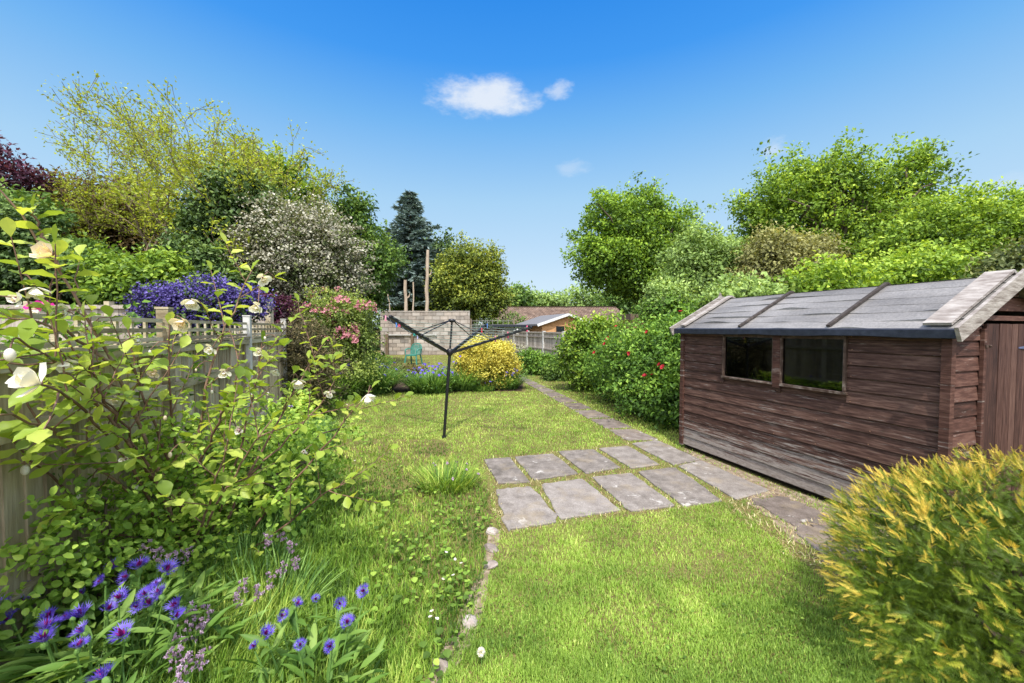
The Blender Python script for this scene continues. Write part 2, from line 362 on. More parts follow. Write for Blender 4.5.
M['dry_grass'] = leafmat('dry_grass', (.22, .17, .07), (.38, .31, .14), (.55, .48, .25), .2, 4)

# ------------------------------------------------------------------ world, sun, camera
sc = bpy.context.scene
w = bpy.data.worlds.new('World'); sc.world = w; w.use_nodes = True
nt = w.node_tree; nt.nodes.clear()
SUN_EL, SUN_AZ = math.radians(60), math.radians(178)     # azimuth measured clockwise from +Y: high behind the camera
out = nt.nodes.new('ShaderNodeOutputWorld'); bg = nt.nodes.new('ShaderNodeBackground')
sky = nt.nodes.new('ShaderNodeTexSky'); sky.sky_type = 'NISHITA'; sky.sun_disc = False
sky.sun_elevation = SUN_EL; sky.sun_rotation = SUN_AZ; sky.air_density = 1.0; sky.dust_density = .6; sky.ozone_density = 2.5
hs = N(nt, 'ShaderNodeHueSaturation'); hs.inputs['Saturation'].default_value = 1.35; hs.inputs['Value'].default_value = 1.0
nt.links.new(sky.outputs[0], hs.inputs['Color'])
tc = N(nt, 'ShaderNodeTexCoord')
def cloud(px, py, rx, ry, sc_, thr, seed):
    d = nrm(ray(px, py)); cx = nrm(np.cross(d, (0, 0, 1))); cz = np.cross(cx, d)
    def dot(v):
        n = N(nt, 'ShaderNodeVectorMath', operation='DOT_PRODUCT'); nt.links.new(tc.outputs['Generated'], n.inputs[0]); n.inputs[1].default_value = v; return n.outputs['Value']
    a = math_(nt, 'DIVIDE', dot(cx), rx / F); b = math_(nt, 'DIVIDE', dot(cz), ry / F)
    e = math_(nt, 'SQRT', math_(nt, 'ADD', math_(nt, 'MULTIPLY', a, a), math_(nt, 'MULTIPLY', b, b)))
    front = math_(nt, 'GREATER_THAN', dot(d), 0)
    m = N(nt, 'ShaderNodeMapping'); m.inputs['Scale'].default_value = (1, 1, 2.2); m.inputs['Location'].default_value = (seed, seed * .7, 0); nt.links.new(tc.outputs['Generated'], m.inputs[0])
    n1 = noise(nt, m.outputs[0], sc_, 9, .62)
    f = math_(nt, 'SUBTRACT', math_(nt, 'ADD', math_(nt, 'SUBTRACT', 1, e), math_(nt, 'MULTIPLY', math_(nt, 'SUBTRACT', n1, .5), 1.7)), thr)
    n = N(nt, 'ShaderNodeMapRange', interpolation_type='SMOOTHSTEP'); nt.links.new(f, n.inputs[0]); n.inputs[1].default_value = -.05; n.inputs[2].default_value = .75
    return math_(nt, 'MULTIPLY', n.outputs[0], front)
cl = cloud(486, 97, 46, 15, 13, -.10, 1.3)
for args, k in (((558, 90, 14, 8, 26, .0, 4.1), .6), ((775, 148, 16, 12, 30, .3, 2.2), .5), ((572, 168, 26, 10, 26, .3, 6.2), .3), ((1000, 185, 30, 8, 22, .25, 7.7), .3)):
    cl = math_(nt, 'MAXIMUM', cl, math_(nt, 'MULTIPLY', cloud(*args), k))
sx = N(nt, 'ShaderNodeSeparateXYZ'); nt.links.new(tc.outputs['Generated'], sx.inputs[0])
gr = ramp(nt, [(0.0, (.74, .88, .98)), (.12, (.66, .83, .98)), (.30, (.45, .72, .97)), (.45, (.20, .52, .97)), (.55, (.065, .36, .97)), (.68, (.020, .26, .88)), (1.0, (.03, .20, .70))])
nt.links.new(sx.outputs[2], gr.inputs[0])
gs = N(nt, 'ShaderNodeVectorMath', operation='SCALE'); nt.links.new(gr.outputs[0], gs.inputs[0]); gs.inputs[3].default_value = 1 / .15
base_sky = mixc(nt, .85, hs.outputs[0], gs.outputs[0])
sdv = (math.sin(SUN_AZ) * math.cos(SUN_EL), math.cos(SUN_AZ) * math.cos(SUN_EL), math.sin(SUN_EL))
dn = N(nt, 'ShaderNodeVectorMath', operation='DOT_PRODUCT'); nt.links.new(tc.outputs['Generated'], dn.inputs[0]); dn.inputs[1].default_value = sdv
glow = math_(nt, 'POWER', math_(nt, 'MAXIMUM', math_(nt, 'SUBTRACT', math_(nt, 'MULTIPLY', dn.outputs['Value'], 1.25), .25), 0), 1.6)  # broad warm fill light added to the sky around the sun, out of view
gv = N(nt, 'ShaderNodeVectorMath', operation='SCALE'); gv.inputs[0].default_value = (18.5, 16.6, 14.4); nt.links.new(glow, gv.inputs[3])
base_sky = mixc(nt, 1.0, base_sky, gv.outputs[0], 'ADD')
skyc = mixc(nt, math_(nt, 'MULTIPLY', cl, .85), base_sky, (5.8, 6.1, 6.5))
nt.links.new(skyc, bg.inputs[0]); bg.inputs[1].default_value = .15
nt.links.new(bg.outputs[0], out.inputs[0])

sd = bpy.data.lights.new('sun', 'SUN'); sd.energy = 5.0; sd.angle = math.radians(1.5); sd.color = (1, .95, .86)
so = bpy.data.objects.new('sun', sd); C.objects.link(so)
sv = Vector((math.sin(SUN_AZ) * math.cos(SUN_EL), math.cos(SUN_AZ) * math.cos(SUN_EL), math.sin(SUN_EL)))
so.rotation_euler = sv.to_track_quat('Z', 'Y').to_euler(); so.location = sv * 50

cam = bpy.data.cameras.new('camera'); cam.sensor_width = 36; cam.lens = F * 36 / 1024; cam.clip_end = 2000; cam.clip_start = .05
co = bpy.data.objects.new('camera', cam); C.objects.link(co); co.location = (0, 0, H); co.rotation_euler = (PI / 2 - TILT, 0, 0)
sc.camera = co
sc.view_settings.view_transform = 'Standard'; sc.view_settings.look = 'None'; sc.view_settings.exposure = 0
sc.cycles.max_bounces = 6; sc.cycles.transparent_max_bounces = 8; sc.cycles.diffuse_bounces = 3; sc.cycles.glossy_bounces = 2

# ------------------------------------------------------------------ layout helpers
E_ = np.array([.945, .327]); D_ = np.array([-.327, .945])      # across / along the garden
SH0 = gnd(940, 547)                                              # near corner of the shed
SHL, SHW = 2.45, 1.42
def shed_xy(x, y): return SH0 + E_ * x + D_ * y
def fence_x(D): return -1.48 - .346 * D                          # near boundary fence
def fence2_x(D): return 6.18 - .346 * D                          # far boundary fence
def bed_edge(D): return -.72 - .36 * D

def vnoise(x, y, s, seed=0):
    """cheap smooth value noise"""
    x = x * s + seed * 17.3; y = y * s + seed * 9.1
    xi = np.floor(x).astype(int); yi = np.floor(y).astype(int); fx = x - xi; fy = y - yi
    fx = fx * fx * (3 - 2 * fx); fy = fy * fy * (3 - 2 * fy)
    def h(a, b):
        n = (a * 374761393 + b * 668265263) & 0xffffffff; n = ((n ^ (n >> 13)) * 1274126177) & 0xffffffff
        return ((n ^ (n >> 16)) & 0xffff) / 65535.
    return (h(xi, yi) * (1 - fx) + h(xi + 1, yi) * fx) * (1 - fy) + (h(xi, yi + 1) * (1 - fx) + h(xi + 1, yi + 1) * fx) * fy
def inside(poly, x, y, grow=0.0):
    """convex polygon test, grow in metres"""
    poly = np.asarray(poly); c = poly.mean(0); r = np.ones(len(x), bool)
    for i in range(len(poly)):
        a = poly[i]; b = poly[(i + 1) % len(poly)]; n = np.array([b[1] - a[1], a[0] - b[0]]); n = n / np.linalg.norm(n)
        if n @ (c - a) > 0: n = -n
        r &= (x - a[0]) * n[0] + (y - a[1]) * n[1] < grow
    return r

# paving: every slab as its four corners on the ground (patio, then the path)
PATIO = [
    [(484.4, 460.8), (510, 458.7), (528.5, 482.3), (498.7, 483.7)],
    [(515.5, 458), (553, 455), (576.6, 474), (534.6, 480)],
    [(559, 452.5), (593, 450.5), (618.7, 468), (586, 473.5)],
    [(600, 449.5), (628, 447), (658, 464.9), (631, 468.3)],
    [(633, 444.5), (657.5, 441.5), (698.4, 460), (673, 465)],
    [(495.6, 491.5), (531.5, 487.8), (557, 520), (507, 530)],
    [(542, 485.9), (582, 480.2), (618, 510.5), (561, 519)],
    [(593.5, 478.6), (631, 474.5), (674, 506), (630, 511)],
    [(638.7, 473), (675, 469), (720, 501), (683, 505.6)],
    [(680, 467), (702, 462), (767, 491), (735, 499)],
]
PATH = [
    [(754, 502.5), (782, 497), (832, 518), (793, 526)],
    [(796, 530), (838, 522), (880, 560), (838, 578)],
]
fl = lambda y: 611 + (y - 419.5) / .464 * 1.0
edgeL = lambda y: 522.4 + (y - 381.4) * 1.76
edgeR = lambda y: 531.5 + (y - 381.4) * 2.12
ys = [441.8, 429.5, 419.2, 410.6, 403.6, 397.8, 392.9, 388.8, 385.2, 382.2, 379.6, 377.4, 375.4]
for a, b in zip(ys[:-1], ys[1:]):
    g = (a - b) * .07
    PATH.append([(edgeL(b + g), b + g), (edgeR(b + g), b + g - .6), (edgeR(a - g), a - g - .9), (edgeL(a - g), a - g)])
slabs_w = [np.array([gnd(*p) for p in s]) for s in PATIO + PATH]
slabs_w = [q.mean(0) + (q - q.mean(0)) * (1.06 if i < 10 else 1.03) for i, q in enumerate(slabs_w)]

def slab_mesh(mb, q, v, z=.016, rough=.0045, broken=False):
    P = []
    for i in range(4):
        a = q[i]; b = q[(i + 1) % 4]; n = 9
        for k in range(n):
            t = k / n; p = a * (1 - t) + b * t
            if k == 0: p = p + (q.mean(0) - p) * .02
            P.append(p + rng.normal(0, rough * (2.6 if broken else 1), 2))
    P = np.array(P); c = q.mean(0); n = len(P)
    inner = c + (P - c) * .972
    top = np.column_stack([inner, np.full(n, z) + rng.normal(0, .0006, n)]); mid = np.column_stack([P, np.full(n, z - .006)]); bot = np.column_stack([P, np.full(n, -.01)])
    V = np.vstack([top, mid, bot, [[c[0], c[1], z]]])
    i = np.arange(n); j = (i + 1) % n
    mb.add(V, np.concatenate([np.stack([i + n, j + n, j, i], 1), np.stack([i + 2 * n, j + 2 * n, j + n, i + n], 1)]), v)
    mb.add(V, np.stack([i, j, np.full(n, 3 * n)], 1), v)
mb = MB()
for i, q in enumerate(slabs_w[:10]): slab_mesh(mb, q, rng.random(), broken=(i == 5))
tag(mb.build('patio_paving', M['slab']), kind='structure')
mb = MB()
for i, q in enumerate(slabs_w[10:]): slab_mesh(mb, q, rng.random(), z=.014, rough=.012 if i < 2 else .005, broken=i < 2)
tag(mb.build('garden_path', M['slab_dark']), kind='structure')

# ground: one sheet to the horizon
def groundmat():
    m, nt, out = newmat('garden_soil')
    g = N(nt, 'ShaderNodeNewGeometry'); pos = g.outputs['Position']
    n1 = noise(nt, pos, 9, 8, .65); n2 = noise(nt, pos, .9, 4, .55); n3 = noise(nt, pos, 60, 4, .6)
    r = ramp(nt, [(.3, (.09, .065, .035)), (.5, (.19, .165, .06)), (.7, (.15, .21, .04))])
    nt.links.new(math_(nt, 'ADD', math_(nt, 'MULTIPLY', n1, .6), math_(nt, 'MULTIPLY', n2, .4)), r.inputs[0])
    r3 = ramp(nt, [(.3, (.55, .55, .55)), (.7, (1.3, 1.3, 1.3))]); nt.links.new(n3, r3.inputs[0])
    p = N(nt, 'ShaderNodeBsdfPrincipled'); p.inputs['Roughness'].default_value = .95; p.inputs['Specular IOR Level'].default_value = .1
    nt.links.new(mixc(nt, 1.0, r.outputs[0], r3.outputs[0], 'MULTIPLY'), p.inputs['Base Color'])
    b = N(nt, 'ShaderNodeBump'); b.inputs['Strength'].default_value = .6; b.inputs['Distance'].default_value = .02; nt.links.new(n3, b.inputs['Height']); nt.links.new(b.outputs[0], p.inputs['Normal'])
    nt.links.new(p.outputs[0], out.inputs[0]); return m
mb = MB(); mb.add([[-900, -60, 0], [900, -60, 0], [900, 1500, 0], [-900, 1500, 0]], [[0, 1, 2, 3]])
tag(mb.build('ground', groundmat()), kind='structure')

# bare soil of the planted strips, 4 mm above the sheet
def strip(name, poly, mat, z=.004):
    P = np.column_stack([np.asarray(poly), np.full(len(poly), z)]); mb = MB(); mb.add(P, [list(range(len(P)))])
    return tag(mb.build(name, mat), kind='structure')
SOIL = surf('dark_bed_soil', [(.3, (.035, .024, .016)), (.7, (.11, .08, .055))], 25, rough=.95, spec=.1, bump=.8, bscale=40, vamt=0)
strip('flower_bed_soil', [(fence_x(.6), .6), (bed_edge(.6), .6), (bed_edge(4), 4), (bed_edge(9.2), 9.2), (fence_x(9.2), 9.2)], SOIL)
b0, b1 = gnd(335, 392), gnd(522, 391)
strip('border_soil', [b0, b1, (b1[0] + .1, 11.6), (b0[0] - 1.0, 11.6)], SOIL, .006)

EARTH = surf('worn_dry_earth', [(.3, (.13, .09, .06)), (.5, (.26, .20, .14)), (.7, (.40, .33, .25))], 22, rough=.95, spec=.1, bump=.8, bscale=60, vamt=0)
def wobbly(pts, n=8, amp=.03):
    out = []
    for a, b in zip(pts, pts[1:] + pts[:1]):
        a = np.array(a); b = np.array(b)
        for k in range(n): out.append(a + (b - a) * k / n + rng.normal(0, amp, 2))
    return out
strip('worn_earth', wobbly([shed_xy(-.02, SHL), shed_xy(-.02, -.3), shed_xy(-.38, -.35), gnd(795, 545), gnd(752, 506), gnd(700, 470)]), EARTH, .004)
strip('worn_edge', wobbly([gnd(488, 528), gnd(500, 530), gnd(486, 600), gnd(462, 660), gnd(430, 700), gnd(420, 690), gnd(462, 610), gnd(482, 570)], 4, .012), EARTH, .004)
# ------------------------------------------------------------------ grass
def scatter(n, D0, D1, p=1.0):
    """ground points spread over the visible wedge; density falls with distance"""
    u = rng.random(n); 
    if p == 1.0: D = D0 * (D1 / D0) ** u
    else: D = (D0 ** (1 - p) + u * (D1 ** (1 - p) - D0 ** (1 - p))) ** (1 / (1 - p))
    x = (rng.random(n) * 2.9 - 1.45) * D
    return x, D
def lawn_ok(x, y):
    wob = (vnoise(x, y, 3.0, 2) - .5) * .25
    ok = (x > bed_edge(y) + wob)
    # not under the shed or in the slabs
    ok &= ~inside([shed_xy(-.02, -.02), shed_xy(SHW, -.02), shed_xy(SHW, SHL), shed_xy(-.02, SHL)], x, y, .0)
    # worn earth along the shed wall
    sx = (x - SH0[0]) * E_[0] + (y - SH0[1]) * E_[1]; sy = (x - SH0[0]) * D_[0] + (y - SH0[1]) * D_[1]
    near = (sx > -.30) & (sx < 0) & (sy > -1.5) & (sy < SHL)
    ok &= ~(near & (rng.random(len(x)) > .30))
    for i, q in enumerate(slabs_w):
        g = -.012 + (vnoise(x, y, 9, i) - .5) * .07
        ok &= ~inside(q, x, y, g)
    # hub of the patio: joints are sparse
    hull = np.array([slabs_w[0][0], slabs_w[4][1], slabs_w[9][2], slabs_w[8][3], slabs_w[5][3]])
    inh = inside(hull, x, y, .03); ok &= ~(inh & (rng.random(len(x)) > .24))
    wornp = inside(np.array([slabs_w[9][3], slabs_w[9][2], slabs_w[11][2], slabs_w[11][3]]), x, y, .10); ok &= ~(wornp & (rng.random(len(x)) > .22))
    edge = np.abs(x - np.interp(y, [1.2, 1.8, 2.06, 2.96, 3.4], [-.45, -.33, -.22, -.15, -.13])) < .035 + .05 * (vnoise(x, y, 6, 77) - .3)
    ok &= ~(edge & (y < 3.3) & (rng.random(len(x)) > .25))
    # border bed
    ok &= ~((y > b0[1] - .05 + (vnoise(x, y, 2, 5) - .5) * .3) & (y < 11.5) & (x < b1[0] + .1))
    ok &= (x < fence2_x(y) - .2) & (y < 22)
    return ok
stone_line = lambda y: np.interp(y, [1.2, 1.8, 2.06, 2.96, 3.6, 4.2, 5.2, 6.0], [-.45, -.33, -.22, -.15, -.2, -.45, -.9, -1.4])
x, y = scatter(950000, 1.35, 22, 1.3)
ok = lawn_ok(x, y); x, y = x[ok], y[ok]
rough_side = (x < stone_line(y)) & (y < 5.4)
bald = vnoise(x, y, 2.1, 9) * .6 + vnoise(x, y, 6.3, 4) * .4
keep = (rng.random(len(x)) < np.clip(1.45 - bald * 1.25, .12, 1)) | rough_side
x, y, rough_side = x[keep], y[keep], rough_side[keep]
m_ = ~rough_side
xs, ysg = x[m_], y[m_]; n = len(xs)
sz = np.clip(ysg / 3.2, .9, 3.0)
clump = vnoise(xs, ysg, 14, 3)
ln = (.012 + .018 * rng.random(n)) * (.65 + .8 * clump) * (1 + .12 * sz); wd = (.0034 + .002 * rng.random(n)) * sz
V, Fc, m = ribbon(np.column_stack([xs, ysg, np.zeros(n)]), rng.random(n) * 2 * PI, rng.random(n) * .55, rng.random(n) * 1.1, ln, wd, 2)
vv = np.clip(.36 + .30 * (rng.random(n) - .5) + .40 * (vnoise(xs, ysg, 1.6, 6) - .5) + .45 * (vnoise(xs, ysg, 5.5, 8) - .5) + (rng.random(n) < .08) * .4, 0, 1)
mb = MB(); mb.add(V, Fc, np.repeat(vv, m))
tag(mb.build('lawn_grass', M['grass']), 'short mown yellow-green lawn grass around the patio slabs', 'grass', kind='stuff')
# rough strip between the bed and the line of stones
x, y = scatter(190000, 1.25, 5.6, 1.3)
ok = (x < stone_line(y) + (vnoise(x, y, 5, 1) - .5) * .12) & (x > bed_edge(y) - .25)
x, y = x[ok], y[ok]; n = len(x)
pt = vnoise(x, y, 2.6, 12)
nearbed = np.clip(1 - (x - bed_edge(y)) / .9, 0, 1) * np.clip((4.2 - y) / 2, 0, 1)
tall = (.035 + .05 * pt + .17 * nearbed) * (.5 + .9 * rng.random(n)) * np.clip(1.25 - y / 7, .4, 1)
V, Fc, m = ribbon(np.column_stack([x, y, np.zeros(n)]), rng.random(n) * 2 * PI, rng.random(n) * .5, rng.random(n) * 1.3, tall, (.0035 + .003 * rng.random(n)) * (1 + nearbed * .5) * np.clip(y / 2.5, 1, 2), 3)
mb = MB(); mb.add(V, Fc, np.repeat(np.clip(.42 + .55 * (rng.random(n) - .5) + .55 * (pt - .5) + .5 * (vnoise(x, y, 7.5, 55) - .5), 0, 1), m))
tag(mb.build('rough_grass', M['grass_long']), 'longer unmown grass and weeds between flower bed and broken stone edging', 'grass', kind='stuff')
# small round weed leaves
n = 9000; x, y = scatter(n, 1.3, 4.6, 1.3)
ok = (x < stone_line(y) + .06) & (x > bed_edge(y) - .3); x, y = x[ok], y[ok]; n = len(x)
keep = (vnoise(x, y, 4.5, 21) + .25 * rng.random(n) > .58); x, y = x[keep], y[keep]; n = len(x)
a = rng.random(n) * 2 * PI; T = np.column_stack([np.cos(a), np.sin(a), .25 + .5 * rng.random(n)])
mb = MB(); mb.add(*inst(*BIG, np.column_stack([x, y, .015 + .06 * rng.random(n)]), T, np.tile([0, 0, 1.], (n, 1)), .018 + .022 * rng.random(n), np.clip(.3 + .25 * rng.normal(size=n), 0, 1)))
x2, y2 = scatter(2500, 1.4, 7, 1.3); ok = lawn_ok(x2, y2) & (vnoise(x2, y2, 3, 31) > .6); x2, y2 = x2[ok], y2[ok]; n = len(x2)
a = rng.random(n) * 2 * PI; T = np.column_stack([np.cos(a), np.sin(a), .25 + .4 * rng.random(n)])
mb.add(*inst(*BIG, np.column_stack([x2, y2, .008 + .02 * rng.random(n)]), T, np.tile([0, 0, 1.], (n, 1)), .010 + .010 * rng.random(n), np.clip(.25 + .2 * rng.normal(size=n), 0, 1)))
tag(mb.build('weed_leaves', M['lf_cover']), 'small broad weed leaves low among the rough grass', 'weeds', kind='stuff')
# dry grass in the paving joints and along the slab edges
n = 60000; x, y = scatter(n, 2.5, 12, 1.4)
near = np.zeros(n, bool); ins = np.zeros(n, bool)
for q in slabs_w: near |= inside(q, x, y, .055); ins |= inside(q, x, y, -.012)
wornp = inside(np.array([slabs_w[9][3], slabs_w[9][2], slabs_w[11][2], slabs_w[11][3]]), x, y, .16)
ok = (near | wornp) & ~ins & (rng.random(n) < .75); x, y = x[ok], y[ok]; n = len(x)
V, Fc, m = ribbon(np.column_stack([x, y, np.zeros(n)]), rng.random(n) * 2 * PI, .4 + rng.random(n) * .9, rng.random(n) * .8, .025 + .025 * rng.random(n), (.004 + .002 * rng.random(n)) * np.clip(y / 4, 1, 2), 2)
mb = MB(); mb.add(V, Fc, np.repeat(rng.random(n), m))
tag(mb.build('dry_grass', M['dry_grass']), 'straw-coloured dry grass in the joints of the paving', 'dry grass', kind='stuff')

# ------------------------------------------------------------------ shed
shed = thing('garden_shed', 'brown weatherboard garden shed with flaking paint, felted roof and two windows', 'shed', (SH0[0], SH0[1], 0), math.atan2(.327, .945))
BW = .108                                # cladding row height
EAVE, RIDGE = 1.53, 1.935
WS = [(.600, 1.17), (1.225, 1.835)]; WZ0, WZ1 = .985, 1.475
def clad(mb, fn, s0, s1, z0, z1, v):
    """one shiplap board; fn maps (s, out, z) to local coordinates"""
    n = max(2, int((s1 - s0) / .35)); S = np.linspace(s0, s1, n + 1); V = []
    for q in S:
        w_ = .0012 * rng.normal()
        for (o_, z) in ((-.002, z0 + .006), (.018 + w_, z0 + .007), (.016 + w_, z0 + .03), (.009 + w_, z1 - .014), (.004, z1 - .001)):
            V.append(fn(q, o_, z + .0008 * rng.normal()))
    Fc = []
    for k in range(n):
        for r in range(4): a = k * 5 + r; Fc.append([a, a + 5, a + 6, a + 1])
    mb.add(V, Fc, v); mb.add(np.array(V)[:5], [[0, 1, 2, 3, 4]], v); mb.add(np.array(V)[-5:], [[4, 3, 2, 1, 0]], v)
side = lambda s, o, z: (-o, s, z)
front = lambda s, o, z: (s, -o, z)
back = lambda s, o, z: (s, SHL + o, z)
far = lambda s, o, z: (SHW + o, s, z)
def wall(name, mat, fn, length, zmax, holes=(), gable=False):
    mb = MB(); z = .05
    while z < zmax - .01:
        z1 = min(z + BW, zmax); segs = [(0, length)]
        if gable and z1 > EAVE:
            f = (RIDGE - (z + z1) / 2 - .01) / (RIDGE - EAVE); half = max(.04, length / 2 * f); segs = [(length / 2 - half, length / 2 + half)]
        for (h0, h1, hz0, hz1) in holes:
            if z1 > hz0 + .02 and z < hz1 - .02:
                ns = []
                for a, b in segs:
                    if h1 <= a or h0 >= b: ns.append((a, b)); continue
                    if h0 - a > .02: ns.append((a, h0))
                    if b - h1 > .02: ns.append((h1, b))
                segs = ns
        for a, b in segs:
            clad(mb, fn, a, b, z, z1, rng.random())
            q = a + .03
            while q < b:
                if rng.random() < .8:
                    c_ = np.array(fn(q + rng.normal() * .004, .0165, z + .022 + rng.normal() * .003)); e_ = np.abs(np.array(fn(1, 0, 0)) - np.array(fn(0, 0, 0))); mb.box(c_, e_ * .006 + (1 - e_) * .006, .5, mi=1)
                q += (b - a - .06) / max(1, round((b - a) / .42)) if b - a > .2 else 9
        z = z1
    # inner lining so that no daylight shows between boards
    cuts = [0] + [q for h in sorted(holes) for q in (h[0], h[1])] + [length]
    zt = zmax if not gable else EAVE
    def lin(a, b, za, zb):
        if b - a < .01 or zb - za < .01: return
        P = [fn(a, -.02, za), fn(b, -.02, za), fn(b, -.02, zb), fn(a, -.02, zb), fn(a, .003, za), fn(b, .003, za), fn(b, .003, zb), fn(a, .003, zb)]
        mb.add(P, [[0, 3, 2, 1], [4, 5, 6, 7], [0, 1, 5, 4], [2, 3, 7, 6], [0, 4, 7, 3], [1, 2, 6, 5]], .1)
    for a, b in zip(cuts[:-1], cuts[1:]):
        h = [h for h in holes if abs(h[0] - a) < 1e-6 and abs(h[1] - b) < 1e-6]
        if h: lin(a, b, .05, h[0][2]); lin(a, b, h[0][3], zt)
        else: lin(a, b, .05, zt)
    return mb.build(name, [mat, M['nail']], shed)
wall('wall', M['shed_board'], side, SHL, 1.56, [(WS[0][0], WS[0][1], WZ0, WZ1), (WS[1][0], WS[1][1], WZ0, WZ1)])
DX0, DX1, DZ = .40, 1.02, 1.60
wall('gable_wall', M['shed_end'], front, SHW, RIDGE - .03, [(DX0, DX1, .05, DZ)], True)
wall('gable_wall', M['shed_end'], back, SHW, RIDGE - .03, [], True)
wall('wall', M['shed_board'], far, SHL, 1.56)
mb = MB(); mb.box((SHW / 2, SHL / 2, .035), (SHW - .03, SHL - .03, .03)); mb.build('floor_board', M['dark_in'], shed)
for x_ in (-.012, SHW + .012):
    for y_ in (-.012, SHL + .012):
        mb = MB(); mb.box((x_, y_, .79), (.052, .052, 1.50), rng.random(), jit=.0015); mb.build('corner_post', M['shed_end'], shed)
mb = MB(); mb.box((.30, -.029, .80), (.035, .02, 1.46), .6); mb.box((1.10, -.029, .80), (.035, .02, 1.46), .4)
# windows
for wi, (a, b) in enumerate(WS):
    f = MB(); t = .018
    f.box((-.018, (a + b) / 2, WZ0 + .012), (.050, b - a + .02, .020), .8, jit=.0015)
    f.box((-.014, (a + b) / 2, WZ1 - .008), (.045, b - a, .03), .1, jit=.001)
    f.box((-.016, a + t / 2, (WZ0 + WZ1) / 2), (.05, t, WZ1 - WZ0 - .04), .35, jit=.001); f.box((-.016, b - t / 2, (WZ0 + WZ1) / 2), (.05, t, WZ1 - WZ0 - .04), .3, jit=.001)
    fo = f.build('window', M['shed_trim'], shed)
    g = MB(); g.box((-.012, (a + b) / 2, (WZ0 + WZ1) / 2 + .005), (.004, b - a - 2 * t + .006, WZ1 - WZ0 - .05)); g.build('pane', M['glass'], fo)
f = MB(); f.box((-.030, (WS[0][1] + WS[1][0]) / 2, 1.225), (.034, WS[1][0] - WS[0][1] + .012, .52), .25, jit=.002); f.build('mullion_board', M['shed_end'], shed)
# door: vertical boards, ledges, hinges
dm = MB(); nb = 7; wd_ = (DX1 - DX0 - .012) / nb
for i in range(nb):
    dm.box((DX0 + .006 + wd_ * (i + .5), -.018 - .002 * rng.random(), .06 + (DZ - .07) / 2), (wd_ - .004, .022, DZ - .09), rng.random(), jit=.0012)
dm.box(((DX0 + DX1) / 2, .002, .8), (DX1 - DX0 - .004, .012, 1.5), .2)
do = dm.build('door', M['shed_door'], shed)
fm = MB(); fm.box((DX0 - .02, -.026, .80), (.036, .022, 1.49), .5, jit=.001); fm.box((DX1 + .02, -.026, .80), (.036, .022, 1.49), .5, jit=.001); fm.box(((DX0 + DX1) / 2, -.028, DZ + .022), (DX1 - DX0 + .12, .022, .036), .6, jit=.001)
fm.build('door_frame', M['shed_end'], shed)
for z, m_k in ((1.40, 'steel_blue'), (.52, 'rust')):
    hm = MB(); P = [(DX1 + .012, -.044, z + .016), (DX1 + .012, -.044, z - .016), (DX1 - .17, -.036, z - .005), (DX1 - .17, -.036, z + .005)]
    V = P + [(p[0], p[1] + .006, p[2]) for p in P]
    hm.add(V, [[0, 3, 2, 1], [4, 5, 6, 7], [0, 1, 5, 4], [1, 2, 6, 5], [2, 3, 7, 6], [3, 0, 4, 7]]); hm.box((DX1 + .02, -.042, z), (.02, .012, .055)); 
    for k in range(3): hm.ell((DX1 - .03 - .05 * k, -.046, z), (.005, .004, .005), 6, 4)
    hm.build('hinge', M[m_k], do)
hm = MB(); hm.box((DX0 - .005, -.042, 1.42), (.05, .008, .02)); hm.ell((DX0 + .01, -.05, 1.42), (.01, .01, .01), 8, 6); hm.build('latch', M['rust'], do)
hm = MB(); hm.box((DX0 - .005, -.042, .55), (.05, .008, .02)); hm.build('latch', M['rust'], do)
# roof: two slopes of felt laid in overlapping courses, wavy
def roof_slope(sgn):
    mb = MB(); half = SHW / 2 + .085; ys_ = np.linspace(-.085, SHL + .085, 60); cs = 6
    def P(t, y, lift): # t 0 eave .. 1 ridge
        x = SHW / 2 + sgn * half * (1 - t); zz = EAVE + .005 + (RIDGE - EAVE) * t + lift
        return (x, y, zz)
    for c in range(cs):
        t0 = c / cs; t1 = (c + 1) / cs; V = []
        wav = vnoise(ys_ + c * 5, ys_ * 0 + c, 3.5, c) - .5; wav2 = vnoise(ys_ + c * 9, ys_ * 0 + c, 9, c + 3) - .5
        jag = (vnoise(ys_ + c * 3, ys_ * 0 + c, 1.6, c + 7) - .5) * .07 * (c > 0) + (vnoise(ys_ + c * 3, ys_ * 0 + c, 7, c + 27) - .5) * .02 * (c > 0)
        for i, y in enumerate(ys_):
            l = .004 + .045 * max(0, wav[i] + .02) + .006 * abs(wav2[i])
            V += [P(t0 + jag[i], y, .002), P(t0 + jag[i], y, l), P(t0 + .3 / cs, y, .006 + .005 * wav2[i]), P(t1 + .01, y, .002 + .003 * wav[i])]
        n = len(ys_); Fc = [[k * 4 + r, k * 4 + 4 + r, k * 4 + 5 + r, k * 4 + 1 + r] for k in range(n - 1) for r in range(3)]
        mb.add(V, Fc, rng.random())
    # deck under the felt
    a = np.array([P(-.0, -.08, -.018), P(-.0, SHL + .08, -.018), P(1, SHL + .08, -.018), P(1, -.08, -.018)]); b = a + [0, 0, .014]
    mb.add(np.vstack([a, b]), [[0, 1, 2, 3], [4, 7, 6, 5], [0, 4, 5, 1], [1, 5, 6, 2], [3, 2, 6, 7], [0, 3, 7, 4]], .2)
    return mb
rf = MB()
ro = roof_slope(-1).build('roof', M['felt'], shed, smooth=False)
roof_slope(1).build('roof', M['felt'], shed)
